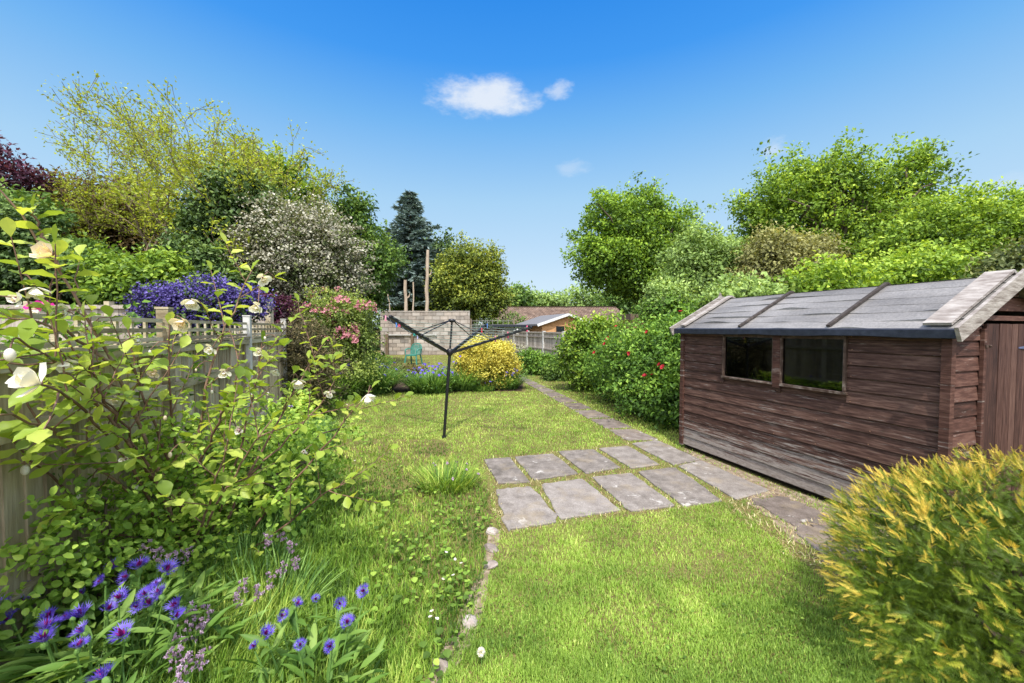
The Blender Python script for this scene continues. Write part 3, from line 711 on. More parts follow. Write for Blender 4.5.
for sgn in (-1, 1):
    mb = MB(); half = SHW / 2 + .088; x = SHW / 2 + sgn * half; ys_ = np.linspace(-.088, SHL + .088, 50); V = []
    for i, y in enumerate(ys_):
        wv = (vnoise(np.array([y]), np.array([0.]), 4, 1)[0] - .5) * .012
        V += [(x + sgn * .000, y, EAVE + .018), (x + sgn * (.012 + wv * .4), y, EAVE + .008), (x + sgn * (.013 + wv), y, EAVE - .045 + wv), (x + sgn * .004, y, EAVE - .05 + wv)]
    n = len(ys_); Fc = [[k * 4 + r, k * 4 + 4 + r, k * 4 + 5 + r, k * 4 + 1 + r] for k in range(n - 1) for r in range(3)]
    mb.add(V, Fc); mb.box((x - sgn * .008, SHL / 2, EAVE - .022), (.018, SHL + .16, .045)); mb.build('felt_edge', M['felt_edge'], ro)
sl = np.array([SHW / 2 + .085, 0, RIDGE - EAVE]); 
def slope_bar(mb, y, w_, h, lift, s, v, t0=.02, t1=1.0):
    a = np.array([SHW / 2 + s * (SHW / 2 + .085) * (1 - t0), y, EAVE + (RIDGE - EAVE) * t0 + lift]); b = np.array([SHW / 2 + s * (SHW / 2 + .085) * (1 - t1), y, EAVE + (RIDGE - EAVE) * t1 + lift])
    n = nrm(np.cross(b - a, [0, 1, 0])); n = n if n[2] > 0 else -n
    mb.bar(a, b, w_, h, v, up=n)
for s in (-1, 1):
    for y in (.724, 1.60):
        mb = MB(); slope_bar(mb, y, .030, .020, .030, s, rng.random()); mb.build('batten', M['batten'], ro)
    for y in (.03, SHL - .03):
        mb = MB(); slope_bar(mb, y, .15 if y < 1 else .07, .02, .040, s, .8); mb.build('edge_board', M['worn_wood'], ro)
    for y in (-.102, SHL + .102):
        mb = MB(); slope_bar(mb, y, .022, .105, .0, s, .75, -.06, .995); mb.build('bargeboard', M['worn_wood'], shed)
for y in (-.124, SHL + .124):
    mb = MB(); P = [(-.028, -.11), (.028, -.11), (.032, .04), (.012, .085), (0, .11), (-.012, .085), (-.032, .04)]
    V = [(SHW / 2 + p[0], y + q, RIDGE - .01 + p[1]) for q in (-.01, .01) for p in P]
    mb.add(V, [[6, 5, 4, 3, 2, 1, 0]]); mb.add(V, [[7, 8, 9, 10, 11, 12, 13]]); mb.add(V, [[k, (k + 1) % 7, 7 + (k + 1) % 7, 7 + k] for k in range(7)]); mb.build('finial', M['worn_wood'], shed)
# what stands inside, seen through the panes
t = thing('window_shelf', 'narrow pale shelf boards fixed inside behind the shed panes', 'shelf', (SH0[0], SH0[1], 0), math.atan2(.327, .945))
for z in (1.33, 1.01):
    mb = MB(); mb.box((.10, 1.60, z), (.10, .42, .014), .8); mb.build('board', M['worn_wood'], t)
mb = MB(); mb.box((.16, 1.60, .55), (.03, .03, 1.0)); mb.box((.16, 1.44, .55), (.03, .03, 1.0)); mb.box((.16, 1.5, 1.17), (.03, .03, .34)); mb.build('bracket', M['worn_trim'], t)
bm = MB(); p = shed_xy(.10, 1.53); bm.tube([(0, 0, 0), (0, 0, .08), (0, 0, .085), (0, 0, .11)], [.018, .018, .008, .008], 10)
o = bm.build('bottle', plain('pale_blue_plastic', (.35, .5, .6), .3), None); o.location = (p[0], p[1], 1.018)
tag(o, 'small pale blue bottle on the lower shelf behind the shed window', 'bottle')

# ------------------------------------------------------------------ fences
def P2(D, fx): return np.array([fx(D), D])
DIR = nrm(np.array([-.346, 1.0, 0.0])); OUTN = np.array([DIR[1], -DIR[0], 0.0])   # OUTN points to +x
near_f = thing('trellis_fence', 'grey-brown closeboard fence topped with square trellis and pale posts', 'fence', (fence_x(1.0), 1.0, 0), 0)
Rf = np.stack([OUTN, DIR, [0, 0, 1]], 1)
o0 = np.array([fence_x(1.0), 1.0, 0.0])
fstep = 1.73 / DIR[1]
posts = [(2.71 - 1.0) / DIR[1] + k * fstep for k in range(-1, 5)]
for k in range(-2 + 1, 5):
    pass
ss = [(2.71 - 1.0) / DIR[1] + k * fstep for k in range(-2, 5)]
for s0, s1 in zip(ss[:-1], ss[1:]):
    mb = MB(); s = s0 + .05
    while s < s1 - .06:
        wv = .105; mb.box(DIR * (s + wv / 2) + OUTN * (-.012 - .004 * rng.random()) + [0, 0, .71], (.014, wv + .008, 1.40), rng.random(), Rf @ np.array([[math.cos(.07), -math.sin(.07), 0], [math.sin(.07), math.cos(.07), 0], [0, 0, 1]]), jit=.001)
        s += wv
    mb.build('fence_panel', M['fence'], near_f)
    for z, h, d in ((1.13, .06, .035), (.45, .06, .035), (1.40, .05, .045), (1.445, .02, .07)):
        mb = MB(); mb.bar(DIR * (s0 + .046) + OUTN * .012 + [0, 0, z], DIR * (s1 - .046) + OUTN * .012 + [0, 0, z], d, h, rng.random()); mb.build('rail', M['fence_rail'], near_f)
    mb = MB()
    for z in (1.475, 1.535, 1.60): mb.bar(DIR * (s0 + .047) + [0, 0, z] + OUTN * .008, DIR * (s1 - .047) + [0, 0, z] + OUTN * .008, .014, .026, rng.random())
    q = s0 + .12
    while q < s1 - .08: mb.box(DIR * q - OUTN * .008 + [0, 0, 1.53], (.014, .026, .165), rng.random(), Rf); q += .15
    mb.build('trellis_panel', M['fence_rail'], near_f)
for s0 in ss:
    if s0 < -.4: continue
    mb = MB(); mb.box(DIR * s0 + OUTN * .005 + [0, 0, .84], (.068, .068, 1.68), rng.random(), Rf, jit=.001); mb.box(DIR * s0 + OUTN * .005 + [0, 0, 1.688], (.078, .078, .014), .5, Rf); mb.build('post', M['post'] if s0 > 3 else M['fence_rail'], near_f)

far_f = thing('panel_fence', 'grey closeboard panel fence with white concrete posts beyond the path', 'fence', (fence2_x(5.0), 5.0, 0), 0)
D0s = [12.9 + 1.54 * k for k in range(-7, 7)]
for a, b in zip(D0s[:-1], D0s[1:]):
    sa = (a - 5) / DIR[1]; sb = (b - 5) / DIR[1]; mb = MB(); s = sa + .06; zb = .18
    while s < sb - .06:
        mb.box(DIR * (s + .055) - OUTN * .004 * rng.random() + [0, 0, .78], (.014, .118, 1.20), rng.random(), Rf @ np.array([[math.cos(.07), -math.sin(.07), 0], [math.sin(.07), math.cos(.07), 0], [0, 0, 1]])); s += .11
    mb.build('fence_panel', M['fence_grey'], far_f)
    mb = MB()
    for z in (.35, .80, 1.22, 1.385): mb.bar(DIR * (sa + .055) - OUTN * .03 + [0, 0, z], DIR * (sb - .055) - OUTN * .03 + [0, 0, z], .03, .05, rng.random())
    mb.build('rail', M['fence_grey'], far_f)
    mb = MB(); mb.bar(DIR * (sa + .055) + [0, 0, .09], DIR * (sb - .055) + [0, 0, .09], .05, .17, .5); mb.build('gravel_board', M['post'], far_f)
for a in D0s:
    sa = (a - 5) / DIR[1]; mb = MB(); mb.box(DIR * sa + [0, 0, .72], (.10, .10, 1.44), rng.random(), Rf); mb.build('post', M['post'], far_f)

# neighbour's plain fence farther off
nf = thing('neighbour_fence', 'plain grey board fence beyond the trellis, under the dark evergreens', 'fence', (-9.5, 6.6, 0))
for k in range(4):
    mb = MB(); x_ = k * 1.35 + .05
    while x_ < (k + 1) * 1.35 - .05: mb.box((x_ + .05, .006 * rng.random(), .97), (.108, .014, 1.94), rng.random()); x_ += .1
    mb.build('fence_panel', M['fence_grey'], nf)
    mb = MB(); mb.box((k * 1.35 + .68, -.03, 1.90), (1.25, .03, .05)); mb.build('rail', M['fence_grey'], nf)
for k in range(5):
    mb = MB(); mb.box((k * 1.35, 0, 1.0), (.09, .09, 2.0), .7); mb.build('post', M['fence_rail'], nf)

# concrete block wall at the end of the garden
bw = thing('block_wall', 'pale concrete block wall at the far end behind the green chair', 'wall', (-7.6, 22.6, 0))
xr = (470 - 512) / F * 22.6 + 7.6
mb = MB()
for r in range(11):
    z0 = .0 + r * .225; off = .23 * (r % 2); x_ = -.0 - off + .0
    while x_ < xr - .01:
        a = max(0, x_); b = min(xr, x_ + .45)
        if b - a > .05: mb.box(((a + b) / 2, 0, z0 + .109), (b - a - .012, .14 + .008 * rng.random(), .213), rng.random(), jit=.002)
        x_ += .46
mb.box((xr / 2, 0, 1.22), (xr - .02, .12, 2.42), .15)
mb.build('blockwork', M['block'], bw)
mb = MB(); mb.bar((0, 0, 2.51), (xr, 0, 2.51), .18, .055, .8); mb.build('coping', M['block'], bw)
for x_ in ((413 - 512) / F * 22.6 + 7.6, .4):
    mb = MB(); mb.box((x_, -.15, .60), (.16, .14, 1.20), .3); mb.build('post', M['bark_tan'], bw)
mb = MB(); mb.bar((.5, -.14, 1.16), (xr - 1.9, -.14, 1.16), .08, .07, .6); mb.build('ledge', M['post'], bw)
mt = thing('wire_trellis', 'thin square wire trellis next to the block wall end', 'trellis', ((470 - 512) / F * 22.4 + .1, 22.4, 0))
mb = MB()
for i in range(9): mb.tube([(i * .3, 0, 0), (i * .3, 0, 2.05)], .012, 4)
for i in range(9): mb.tube([(0, 0, .2 + i * .22), (2.4, 0, .2 + i * .22)], .010, 4)
mb.build('mesh_panel', plain('galvanised_wire', (.32, .31, .28)), mt)
for x_ in (-.04, 2.44):
    mb = MB(); mb.box((x_, 0, 1.05), (.07, .07, 2.1)); mb.build('post', M['bark_tan'], mt)

# ------------------------------------------------------------------ summer house, houses
def prism(mb, x0, x1, y0, y1, ze, zr, axis='y', v=.5, z0=0):
    """gabled solid: ridge along axis"""
    if axis == 'y':
        xm = (x0 + x1) / 2; P = [(x0, y, z) if 0 else None for y in (0,) for z in (0,)]
        V = [(x0, y0, z0), (x1, y0, z0), (x1, y0, ze), (xm, y0, zr), (x0, y0, ze)] + [(x0, y1, z0), (x1, y1, z0), (x1, y1, ze), (xm, y1, zr), (x0, y1, ze)]
    else:
        ym = (y0 + y1) / 2
        V = [(x0, y1, z0), (x0, y0, z0), (x0, y0, ze), (x0, ym, zr), (x0, y1, ze)] + [(x1, y1, z0), (x1, y0, z0), (x1, y0, ze), (x1, ym, zr), (x1, y1, ze)]
    mb.add(V, [[0, 1, 2, 3, 4], [9, 8, 7, 6, 5]], v); mb.add(V, [[1, 0, 5, 6], [2, 1, 6, 7], [4, 9, 5, 0]], v); return mb
ch = thing('summer_house', 'low timber summer house with grey felt roof and pale fascia', 'cabin', (1.45, 19.0, 0), math.radians(16))
CW, CL = 2.6, 3.4
mb = MB(); prism(mb, 0, CW, 0, CL, 1.74, 2.16); co_ = mb.build('wall', M['cabin'], ch)
mb = MB()
for r in range(12): mb.box((CW / 2, -.012, .12 + r * .145), (CW - .02, .02, .136), rng.random())
mb.build('cladding', M['cabin'], co_)
for x_ in (.95, 2.0):
    mb = MB(); mb.box((x_, -.03, 1.50), (.52, .03, .36)); wo = mb.build('window', M['cabin'], ch); mb = MB(); mb.box((x_, -.048, 1.50), (.44, .01, .28)); mb.build('pane', M['darkglass'], wo)
for s in (-1, 1):
    xm = CW / 2; a = np.array([xm + s * (xm + .30), 0, 1.70]); b = np.array([xm, 0, 2.23]); V = []
    for p in (a, b):
        for y_ in (-.2, CL + .3): V += [(p[0], y_, p[2] - .04), (p[0], y_, p[2] + .04)]
    mb = MB(); mb.add(V, [[0, 2, 3, 1], [4, 5, 7, 6], [0, 1, 5, 4], [2, 6, 7, 3], [1, 3, 7, 5], [0, 4, 6, 2]]); mb.build('roof', M['cabin_roof'], ch)
    mb = MB(); mb.bar(a + [0, -.22, -.02], b + [0, -.22, -.02], .03, .12, .5, up=(0, 0, 1)); mb.build('bargeboard', M['white_trim'], ch)
lt = thing('lean_to_shelter', 'low dark flat-roofed shelter beside the timber summer house', 'shelter', (-.75, 20.0, 0), math.radians(16))
mb = MB(); mb.box((1.0, 1.2, 1.70), (2.6, 2.8, .07)); mb.build('roof', M['cabin_roof'], lt)
mb = MB(); mb.box((1.0, -.21, 1.66), (2.6, .02, .11)); mb.build('fascia', M['felt_edge'], lt)
for x_, y_ in ((-.1, 0), (2.1, 0), (-.1, 2.4), (2.1, 2.4)): mb = MB(); mb.box((x_, y_, .83), (.09, .09, 1.66)); mb.build('post', M['bark_tan'], lt)
mb = MB(); mb.box((1.0, 2.4, .8), (2.2, .04, 1.55)); mb.build('back_panel', M['cabin'], lt)
hs_ = thing('bungalow', 'long bungalow with brown pantile roof seen over the fence', 'bungalow', (-2.2, 44, 0))
mb = MB(); prism(mb, 0, 15.2, 0, 7.5, 2.3, 4.0, 'x'); mb.build('wall', M['brick'], hs_)
for s in (-1, 1):
    a = 3.75 + s * 4.2; V = [(-.3, a, 2.1), (15.5, a, 2.1), (14.9, 3.75, 4.12), (.3, 3.75, 4.12)]; V += [(p[0], p[1], p[2] - .12) for p in V]
    mb = MB(); mb.add(V, [[0, 1, 2, 3] if s < 0 else [3, 2, 1, 0], [7, 6, 5, 4], [0, 4, 5, 1], [1, 5, 6, 2], [3, 7, 4, 0]]); mb.build('roof', M['tile'], hs_)
mb = MB(); mb.bar((.3, 3.75, 4.14), (14.9, 3.75, 4.14), .26, .12); mb.build('ridge', M['tile'], hs_)
for x_ in (3, 6.2, 9.6, 12.4):
    mb = MB(); mb.box((x_, -.04, 1.35), (1.5, .06, 1.1)); wo = mb.build('window', M['white_trim'], hs_); mb = MB(); mb.box((x_, -.08, 1.35), (1.3, .02, .9)); mb.build('pane', M['darkglass'], wo)
h2 = thing('garage', 'small flat grey roofed garage behind the hedge by the bungalow', 'garage', (11.6, 38, 0))
mb = MB(); mb.box((2.6, 2, 1.15), (5.0, 4, 2.3)); mb.build('wall', M['brick'], h2); mb = MB(); mb.box((2.6, 2, 2.62), (5.4, 4.4, .62)); mb.build('roof', M['tile'], h2)
mb = MB(); mb.box((2.6, -.03, 1.05), (2.3, .05, 2.0)); mb.build('door', M['white_trim'], h2)
h3 = thing('gabled_house', 'distant cream gabled house glimpsed between the dark trees', 'house', (-27.4, 32, 0), 0)
mb = MB(); prism(mb, 0, 6.2, 0, 8, 4.4, 5.9); mb.build('wall', M['render'], h3)
for s in (-1, 1):
    V = [(3.1 + s * 3.5, -.3, 4.25), (3.1 + s * 3.5, 8.3, 4.25), (3.1, 8.3, 6.05), (3.1, -.3, 6.05)]; V += [(p[0], p[1], p[2] + .12) for p in V]
    mb = MB(); mb.add(V, [[0, 1, 2, 3], [7, 6, 5, 4], [0, 4, 5, 1], [1, 5, 6, 2], [2, 6, 7, 3], [3, 7, 4, 0]]); mb.build('roof', M['tile'], h3)
for x_ in (1.8, 4.4):
    mb = MB(); mb.box((x_, -.03, 3.2), (1.0, .05, 1.1)); wo = mb.build('window', M['white_trim'], h3); mb = MB(); mb.box((x_, -.06, 3.2), (.85, .02, .95)); mb.build('pane', M['darkglass'], wo)

# ------------------------------------------------------------------ rotary clothes airer, pegs, chair, stones
base = gnd(444, 438); al = math.radians(4.2)
ra = thing('rotary_airer', 'black rotary clothes airer with four raised arms standing in the lawn', 'clothes airer', (base[0], base[1], 0))
LR = np.array([[math.cos(al), 0, math.sin(al)], [0, 1, 0], [-math.sin(al), 0, math.cos(al)]])
def rp(p): return LR @ np.asarray(p, float)
HZ, TZ, AR, AH = 1.215, 1.66, 1.16, .43
mb = MB(); mb.tube([rp((0, 0, -.02)), rp((0, 0, .7)), rp((0, 0, HZ))], .021, 12); mb.build('pole', M['black'], ra, smooth=True)
mb = MB(); mb.tube([rp((0, 0, HZ)), rp((0, 0, TZ))], .014, 10); mb.build('inner_pole', M['black'], ra, smooth=True)
mb = MB(); mb.tube([rp((0, 0, HZ - .05)), rp((0, 0, HZ - .02)), rp((0, 0, HZ + .03)), rp((0, 0, HZ + .05))], [.026, .046, .046, .03], 12); mb.build('hub', M['black'], ra, smooth=True)
mb = MB(); mb.tube([rp((0, 0, TZ - .03)), rp((0, 0, TZ - .02)), rp((0, 0, TZ + .015)), rp((0, 0, TZ + .022))], [.02, .05, .05, .02], 12); mb.build('hub', M['black'], ra, smooth=True)
mb = MB(); mb.tube([(0, 0, -.01), (0, 0, .03)], [.035, .030], 10); mb.build('ground_socket', M['black'], ra)
PH = [math.radians(a) for a in (-20, 69, 159, 242)]
tips = []
for ph in PH:
    d = np.array([math.cos(ph), math.sin(ph), 0])
    a = rp(d * .04 + [0, 0, HZ]); b = rp(d * AR + [0, 0, HZ + AH]); tips.append((a, b))
    mb = MB(); sidev = nrm(np.cross(b - a, [0, 0, 1])); mb.bar(a, b, .026, .036, .5)
    for k in range(6):
        q = a + (b - a) * (.28 + .14 * k); mb.tube([q - sidev * .016, q + sidev * .016], .012, 6)
    mb.ell(b, (.018, .018, .018), 8, 6)
    ao = mb.build('arm', M['black'], ra)
    mid = a + (b - a) * .52; st = rp(d * .03 + [0, 0, TZ]); mb = MB(); mb.tube([st, mid], .008, 6); mb.ell(mid, (.026, .026, .026), 8, 6); mb.build('brace', M['black'], ra)
def armpt(i, t): a, b = tips[i % 4]; return a + (b - a) * t
for k, t_ in enumerate((.30, .40, .50, .60, .70, .80, .90, .98)):
    mb = MB()
    for i in range(4):
        p, q = armpt(i, t_), armpt(i + 1, t_); tt = np.linspace(0, 1, 9)[:, None]; c = p * (1 - tt) + q * tt; c[:, 2] -= (.05 * t_ * 4 * tt * (1 - tt))[:, 0]
        mb.tube(c, .0017, 4, cap=False)
    mb.build('washing_line', M['cord'], ra)
def peg(i, t_, side_, col, colname, words):
    """two moulded legs and a spring, clipped on the line beside an arm"""
    p = armpt(i, t_); q = armpt(i + side_, t_); p = p + (q - p) * .045; w0 = np.array(ra.location) + p
    t = thing('clothes_peg', words, 'clothes peg', w0, rng.random() * 3, 'clothes pegs clipped along the airer')
    m = PEGM[colname]
    for s in (-1, 1):
        mb = MB(); V = [(s * .002, .0, .028), (s * .005, 0, .005), (s * .004, 0, -.022), (s * .010, 0, -.058)]
        mb.tube(V, [.006, .008, .008, .006], 5); mb.build('leg', m, t)
    mb = MB(); mb.tube([(-.014, 0, -.012), (.014, 0, -.012)], .006, 6); mb.build('spring', M['cord'], t)
    t.scale = (.95, .95, .95)
PEGM = {k: plain('peg_plastic_' + k, c, .4, .5, .05) for k, c in dict(pink=(.80, .12, .24), blue=(.06, .20, .60), teal=(.05, .48, .45), lavender=(.45, .42, .75), white=(.75, .72, .68), red=(.7, .04, .08), yellow=(.75, .6, .05), rose=(.9, .3, .42)).items()}
for a in ((2, .98, 1, 0, 'rose', 'rose pink peg at the raised outer end of the arm nearest the pink bush'),
          (3, .86, -1, 0, 'pink', 'bright pink peg high on the arm reaching towards the camera'),
          (2, .80, 1, 0, 'blue', 'small blue peg hanging against the block wall'),
          (3, .62, -1, 0, 'teal', 'teal peg halfway along the arm above the green chair'),
          (2, .46, 1, 0, 'lavender', 'lavender peg low on the arm close to the hub'),
          (1, .80, -1, 0, 'red', 'red peg on the arm that points away over the golden bush'),
          (0, .98, 1, 0, 'pink', 'pink peg nearest the free end of the arm over the path'),
          (0, .86, 1, 0, 'white', 'white peg between two pink ones on the arm over the path'),
          (0, .74, 1, 0, 'pink', 'pink peg midway on the arm in front of the golden bush'),
          (0, .58, 1, 0, 'rose', 'rose pink peg closest to the hub in front of the golden bush'),
          (1, .97, -1, 0, 'blue', 'blue peg at the tip of the arm pointing away'),
          (0, .38, 1, 0, 'yellow', 'tiny yellow peg right by the hub of the airer')):
    peg(*a)

# green plastic chair
cg = gnd(413.5, 364.5)
chr_ = thing('garden_chair', 'green moulded plastic armchair on the far lawn before the block wall', 'chair', (cg[0], cg[1], 0), math.radians(-14))
mb = MB(); mb.box((0, 0, .42), (.46, .42, .03)); mb.box((0, -.215, .40), (.46, .02, .06)); mb.build('seat', M['chair'], chr_)
mb = MB()
for i in range(7):
    x_ = -.18 + .06 * i; h = .40 - 1.1 * x_ * x_; mb.bar((x_, .21, .44), (x_ * 1.12, .30, .44 + h), .042, .014, up=(0, 1, 0))
A = [(-.24, .22, .45), (-.25, .27, .66), (-.20, .30, .82), (-.1, .315, .875), (0, .32, .885), (.1, .315, .875), (.20, .30, .82), (.25, .27, .66), (.24, .22, .45)]
mb.tube(A, .024, 6); mb.build('backrest', M['chair'], chr_, smooth=False)
for s in (-1, 1):
    mb = MB(); mb.tube([(s * .25, .26, .66), (s * .28, .10, .665), (s * .285, -.12, .65), (s * .27, -.20, .60), (s * .25, -.22, .44)], [.022, .026, .028, .024, .022], 6); mb.build('armrest', M['chair'], chr_)
    mb = MB(); mb.bar((s * .23, -.20, .42), (s * .28, -.25, 0), .055, .03, up=(0, 1, 0)); mb.build('leg', M['chair'], chr_)
    mb = MB(); mb.bar((s * .22, .20, .42), (s * .26, .30, 0), .055, .03, up=(0, 1, 0)); mb.build('leg', M['chair'], chr_)

# broken stone edging
def rock(c, r, seed):
    g = np.random.default_rng(seed); mb = MB(); n, m = 12, 8; V = []
    for i in range(m + 1):
        th = PI * i / m
        for j in range(n):
            ph = 2 * PI * j / n; V.append((math.sin(th) * math.cos(ph), math.sin(th) * math.sin(ph), math.cos(th)))
    V = np.array(V); dirs = nrm(g.normal(size=(9, 3))); h = np.max(V @ dirs.T, 1, keepdims=True); k = 1.0 / np.maximum(h, .6); V = V * np.minimum(k, 1.35) * .85 + g.normal(0, .02, V.shape) * .5
    V *= np.asarray(r); Fq = [[i * n + j, (i + 1) * n + j, (i + 1) * n + (j + 1) % n, i * n + (j + 1) % n] for i in range(m) for j in range(n)]
    mb.add(V, Fq, g.random()); return mb
for k, (px, py, r, lab) in enumerate(((492, 533, (.055, .04, .05), 'pale flat-topped edging stone nearest the corner paving slab'),
        (492, 549, (.05, .06, .035), 'grey broken edging stone second from the paving'),
        (490, 566, (.045, .06, .03), 'dark low edging stone sunk in grass, third from the paving'),
        (470, 624, (.045, .04, .045), 'round pinkish stone alone in the middle of the grass edge'),
        (440, 667, (.03, .06, .04), 'narrow tilted tan stone closest to the camera'))):
    g_ = gnd(px, py); r = (r[0], r[1], r[2] * .7); o = rock(g_, r, 40 + k).build('edging_stone', M['stone']); o.location = (g_[0], g_[1], r[2] * .12); o.rotation_euler = (rng.normal() * .2, rng.normal() * .2, rng.random() * 3)
    tag(o, lab, 'stone', 'broken stone edging of the lawn')
# ------------------------------------------------------------------ trees and shrubs
def sph(n, g):
    return nrm(g.normal(size=(n, 3)))
def foliage(lobes, ncl, per, size, clr, g, shell=.72, asp=.62, up=.55, tmpl=LEAF4, flat=.6, bump=.22, jitter_v=.28):
    """leaf faces in clumps over a set of ellipsoid lobes (cx,cy,cz,rx,ry,rz)"""
    L = np.asarray(lobes, float); wts = (L[:, 3] * L[:, 4] + L[:, 3] * L[:, 5]) ; wts = wts / wts.sum()
    li = g.choice(len(L), ncl, p=wts); d = sph(ncl, g)
    lowf = 1 + bump * np.sin(d[:, 0] * 5.1 + li * 1.7) * np.cos(d[:, 2] * 4.3 + li * 2.9) + bump * .6 * g.normal(size=ncl)
    rr = np.where(g.random(ncl) < shell, .78 + .24 * g.random(ncl), .25 + .55 * g.random(ncl)) * lowf
    CP = L[li, :3] + d * L[li, 3:6] * rr[:, None]
    CP[:, 2] = np.maximum(CP[:, 2], .06)
    outd = nrm(d / L[li, 3:6])
    cs = clr * (.6 + .8 * g.random(ncl)); cv = g.random(ncl)
    ci = np.repeat(np.arange(ncl), per); n = len(ci)
    off = np.clip(g.normal(size=(n, 3)), -1.5, 1.5) * .5; off[:, 2] *= flat
    P = CP[ci] + off * cs[ci, None]
    P[:, 2] = np.maximum(P[:, 2], .03)
    Nn = nrm(nrm(off) * .75 + outd[ci] * .35 + np.array([0, 0, up]) + g.normal(size=(n, 3)) * .30)
    T = nrm(outd[ci] * .5 + g.normal(size=(n, 3)) * .8 + [0, 0, -.15])
    s = size * (.65 + .7 * g.random(n))
    v = np.clip(.38 + jitter_v * (g.random(n) - .5) * 1.5 + .55 * (cv[ci] - .5) + .26 * off[:, 2] / flat + .16 * outd[ci, 2], 0, 1)  # clump shading painted into leaf tone: tops of clumps and crowns lighter
    V, Fc, vv = inst(*tmpl, P, T, Nn, np.column_stack([s * asp, s, s]), v)
    return V, Fc, vv, CP
def bend(a, b, g, k=5, amt=.12, sag=.15):
    t = np.linspace(0, 1, k)[:, None]; L = np.linalg.norm(b - a); p = a * (1 - t) + b * t
    p[:, 2] += (sag * L * np.sin(t[:, 0] * PI) * .5); p[1:-1] += g.normal(size=(k - 2, 3)) * L * amt * .3
    return p
def tree(name, label, cat, base, lobes, mat, ncl, per, size, clr, seed, trunk_r=.2, limbs=22, bark='bark', group=None, kw=None, stems=1, extra=None):
    """lobes are given relative to the base"""
    g = np.random.default_rng(seed); t = thing(name, label, cat, base, 0, group)
    V, Fc, vv, CP = foliage(lobes, ncl, per, size, clr, g, **(kw or {}))
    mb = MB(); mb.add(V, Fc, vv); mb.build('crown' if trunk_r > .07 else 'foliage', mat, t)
    L = np.asarray(lobes); c = (L[:, :3] * L[:, 3:4]).sum(0) / L[:, 3].sum(); mb = MB()
    zf = max(.15, (L[:, 2] - L[:, 5]).min())
    for s in range(stems):
        o_ = np.array([g.normal() * .1, g.normal() * .1, 0]) * (stems > 1) * (1 + trunk_r * 3)
        fork = np.array([c[0] * .5, c[1] * .5, zf + (c[2] - zf) * .35])
        P = bend(o_, fork + o_ * 2, g, 6, .1, 0); P[0, 2] = -.02
        mb.tube(P, np.linspace(trunk_r, trunk_r * .62, 6), 8)
        for q in g.choice(len(CP), max(1, limbs // stems), replace=False):
            st = P[3] + (P[5] - P[3]) * g.random(); B = bend(st, CP[q], g, 6, .22, .12); mb.tube(B, np.linspace(trunk_r * .42, trunk_r * .05 + .004, 6), 5)
    mb.build('trunk' if trunk_r > .07 else 'stem', M[bark], t, smooth=True)
    if extra: extra(t, CP, g, lobes)
    return t
def W(px, D): return (px - 512) / F * D
def Zz(py, D): return at(512, py, D)[2]

def lob(D, base_px, *els):
    """lobes from what is seen: (px, py, rx_px, ry_px, depth offset) at distance D, relative to the base"""
    out = []
    for e in els:
        px, py, rx, ry = e[:4]; dd = e[4] if len(e) > 4 else 0; Dq = D + dd
        out.append((W(px, Dq) - W(base_px, D), dd, Zz(py, Dq), rx / F * Dq, (rx + ry) / 2 / F * Dq * .85, ry / F * Dq))
    return out
FT = 'trees beyond the boundary fences'
# far tree line
for k, (px, py, rx, ry, D, mk) in enumerate(((515, 300, 16, 12, 62, 'lf_mid'), (545, 303, 24, 9, 66, 'lf_soft'), (588, 300, 26, 12, 70, 'lf_soft'), (622, 303, 22, 12, 60, 'lf_mid'), (668, 300, 30, 15, 64, 'lf_mid'))):
    tree('distant_tree', ['small rounded distant tree right next to the dark garden tree, above roof end', 'low pale distant tree on the skyline above the middle of the bungalow roof', 'wide soft green distant tree above the bungalow ridge', 'dark distant tree below the oak, over the end of the bungalow roof', 'distant tree mostly hidden behind the oak trunk'][k], 'tree', (W(px, D), D, 0),
         [(0, 0, Zz(py, D), rx / F * D, 2.5, ry / F * D), (rx / F * D * .3, .5, Zz(py, D) - 2.2, rx / F * D, 2.5, 2.5)], M[mk], 420, 12, .55, 1.5, 100 + k, .25, 8, group=FT)
# the oak
D = 24
tree('oak_tree', 'dense round fresh green oak standing alone against the sky behind the far fence', 'tree', (W(656, D), D, 0),
     lob(D, 656, (612, 238, 34, 40), (640, 228, 40, 34, 1), (628, 262, 44, 34), (672, 246, 26, 36, 1.5), (600, 262, 26, 22, -1), (650, 280, 36, 20), (690, 268, 28, 30, 2)), M['lf_oak'], 2700, 24, .19, .58, 201, .36, 40, kw=dict(shell=.8))
tree('willow_tree', 'soft grey-green bushy tree between the oak and the brownish tree', 'tree', (W(705, 15), 15, 0),
     lob(15, 705, (704, 262, 34, 32), (690, 290, 34, 26), (728, 282, 28, 34), (668, 300, 22, 16, -1)), M['lf_soft'], 1800, 20, .12, .36, 202, .16, 24)
tree('olive_tree', 'dull olive-brown tree just above the shed roof, between two brighter trees', 'tree', (W(780, 13.5), 13.5, 0),
     lob(13.5, 780, (778, 262, 34, 30), (800, 282, 32, 26), (755, 286, 28, 22), (815, 255, 18, 18, 1)), M['lf_olive'], 1500, 20, .11, .34, 203, .15, 24)
D = 20
tree('maple_tree', 'tall bright green tree with sparse airy top rising highest above the shed', 'tree', (W(850, D), D, 0),
     lob(D, 850, (790, 200, 40, 34), (830, 178, 40, 24), (765, 225, 28, 30), (850, 212, 46, 30, 1), (905, 190, 22, 34, -.5), (915, 158, 10, 14, -.5), (880, 230, 44, 34), (820, 250, 50, 34), (760, 255, 24, 24)), M['lf_maple'], 2500, 26, .165, .50, 204, .34, 90, kw=dict(shell=.66, bump=.42))
D = 16
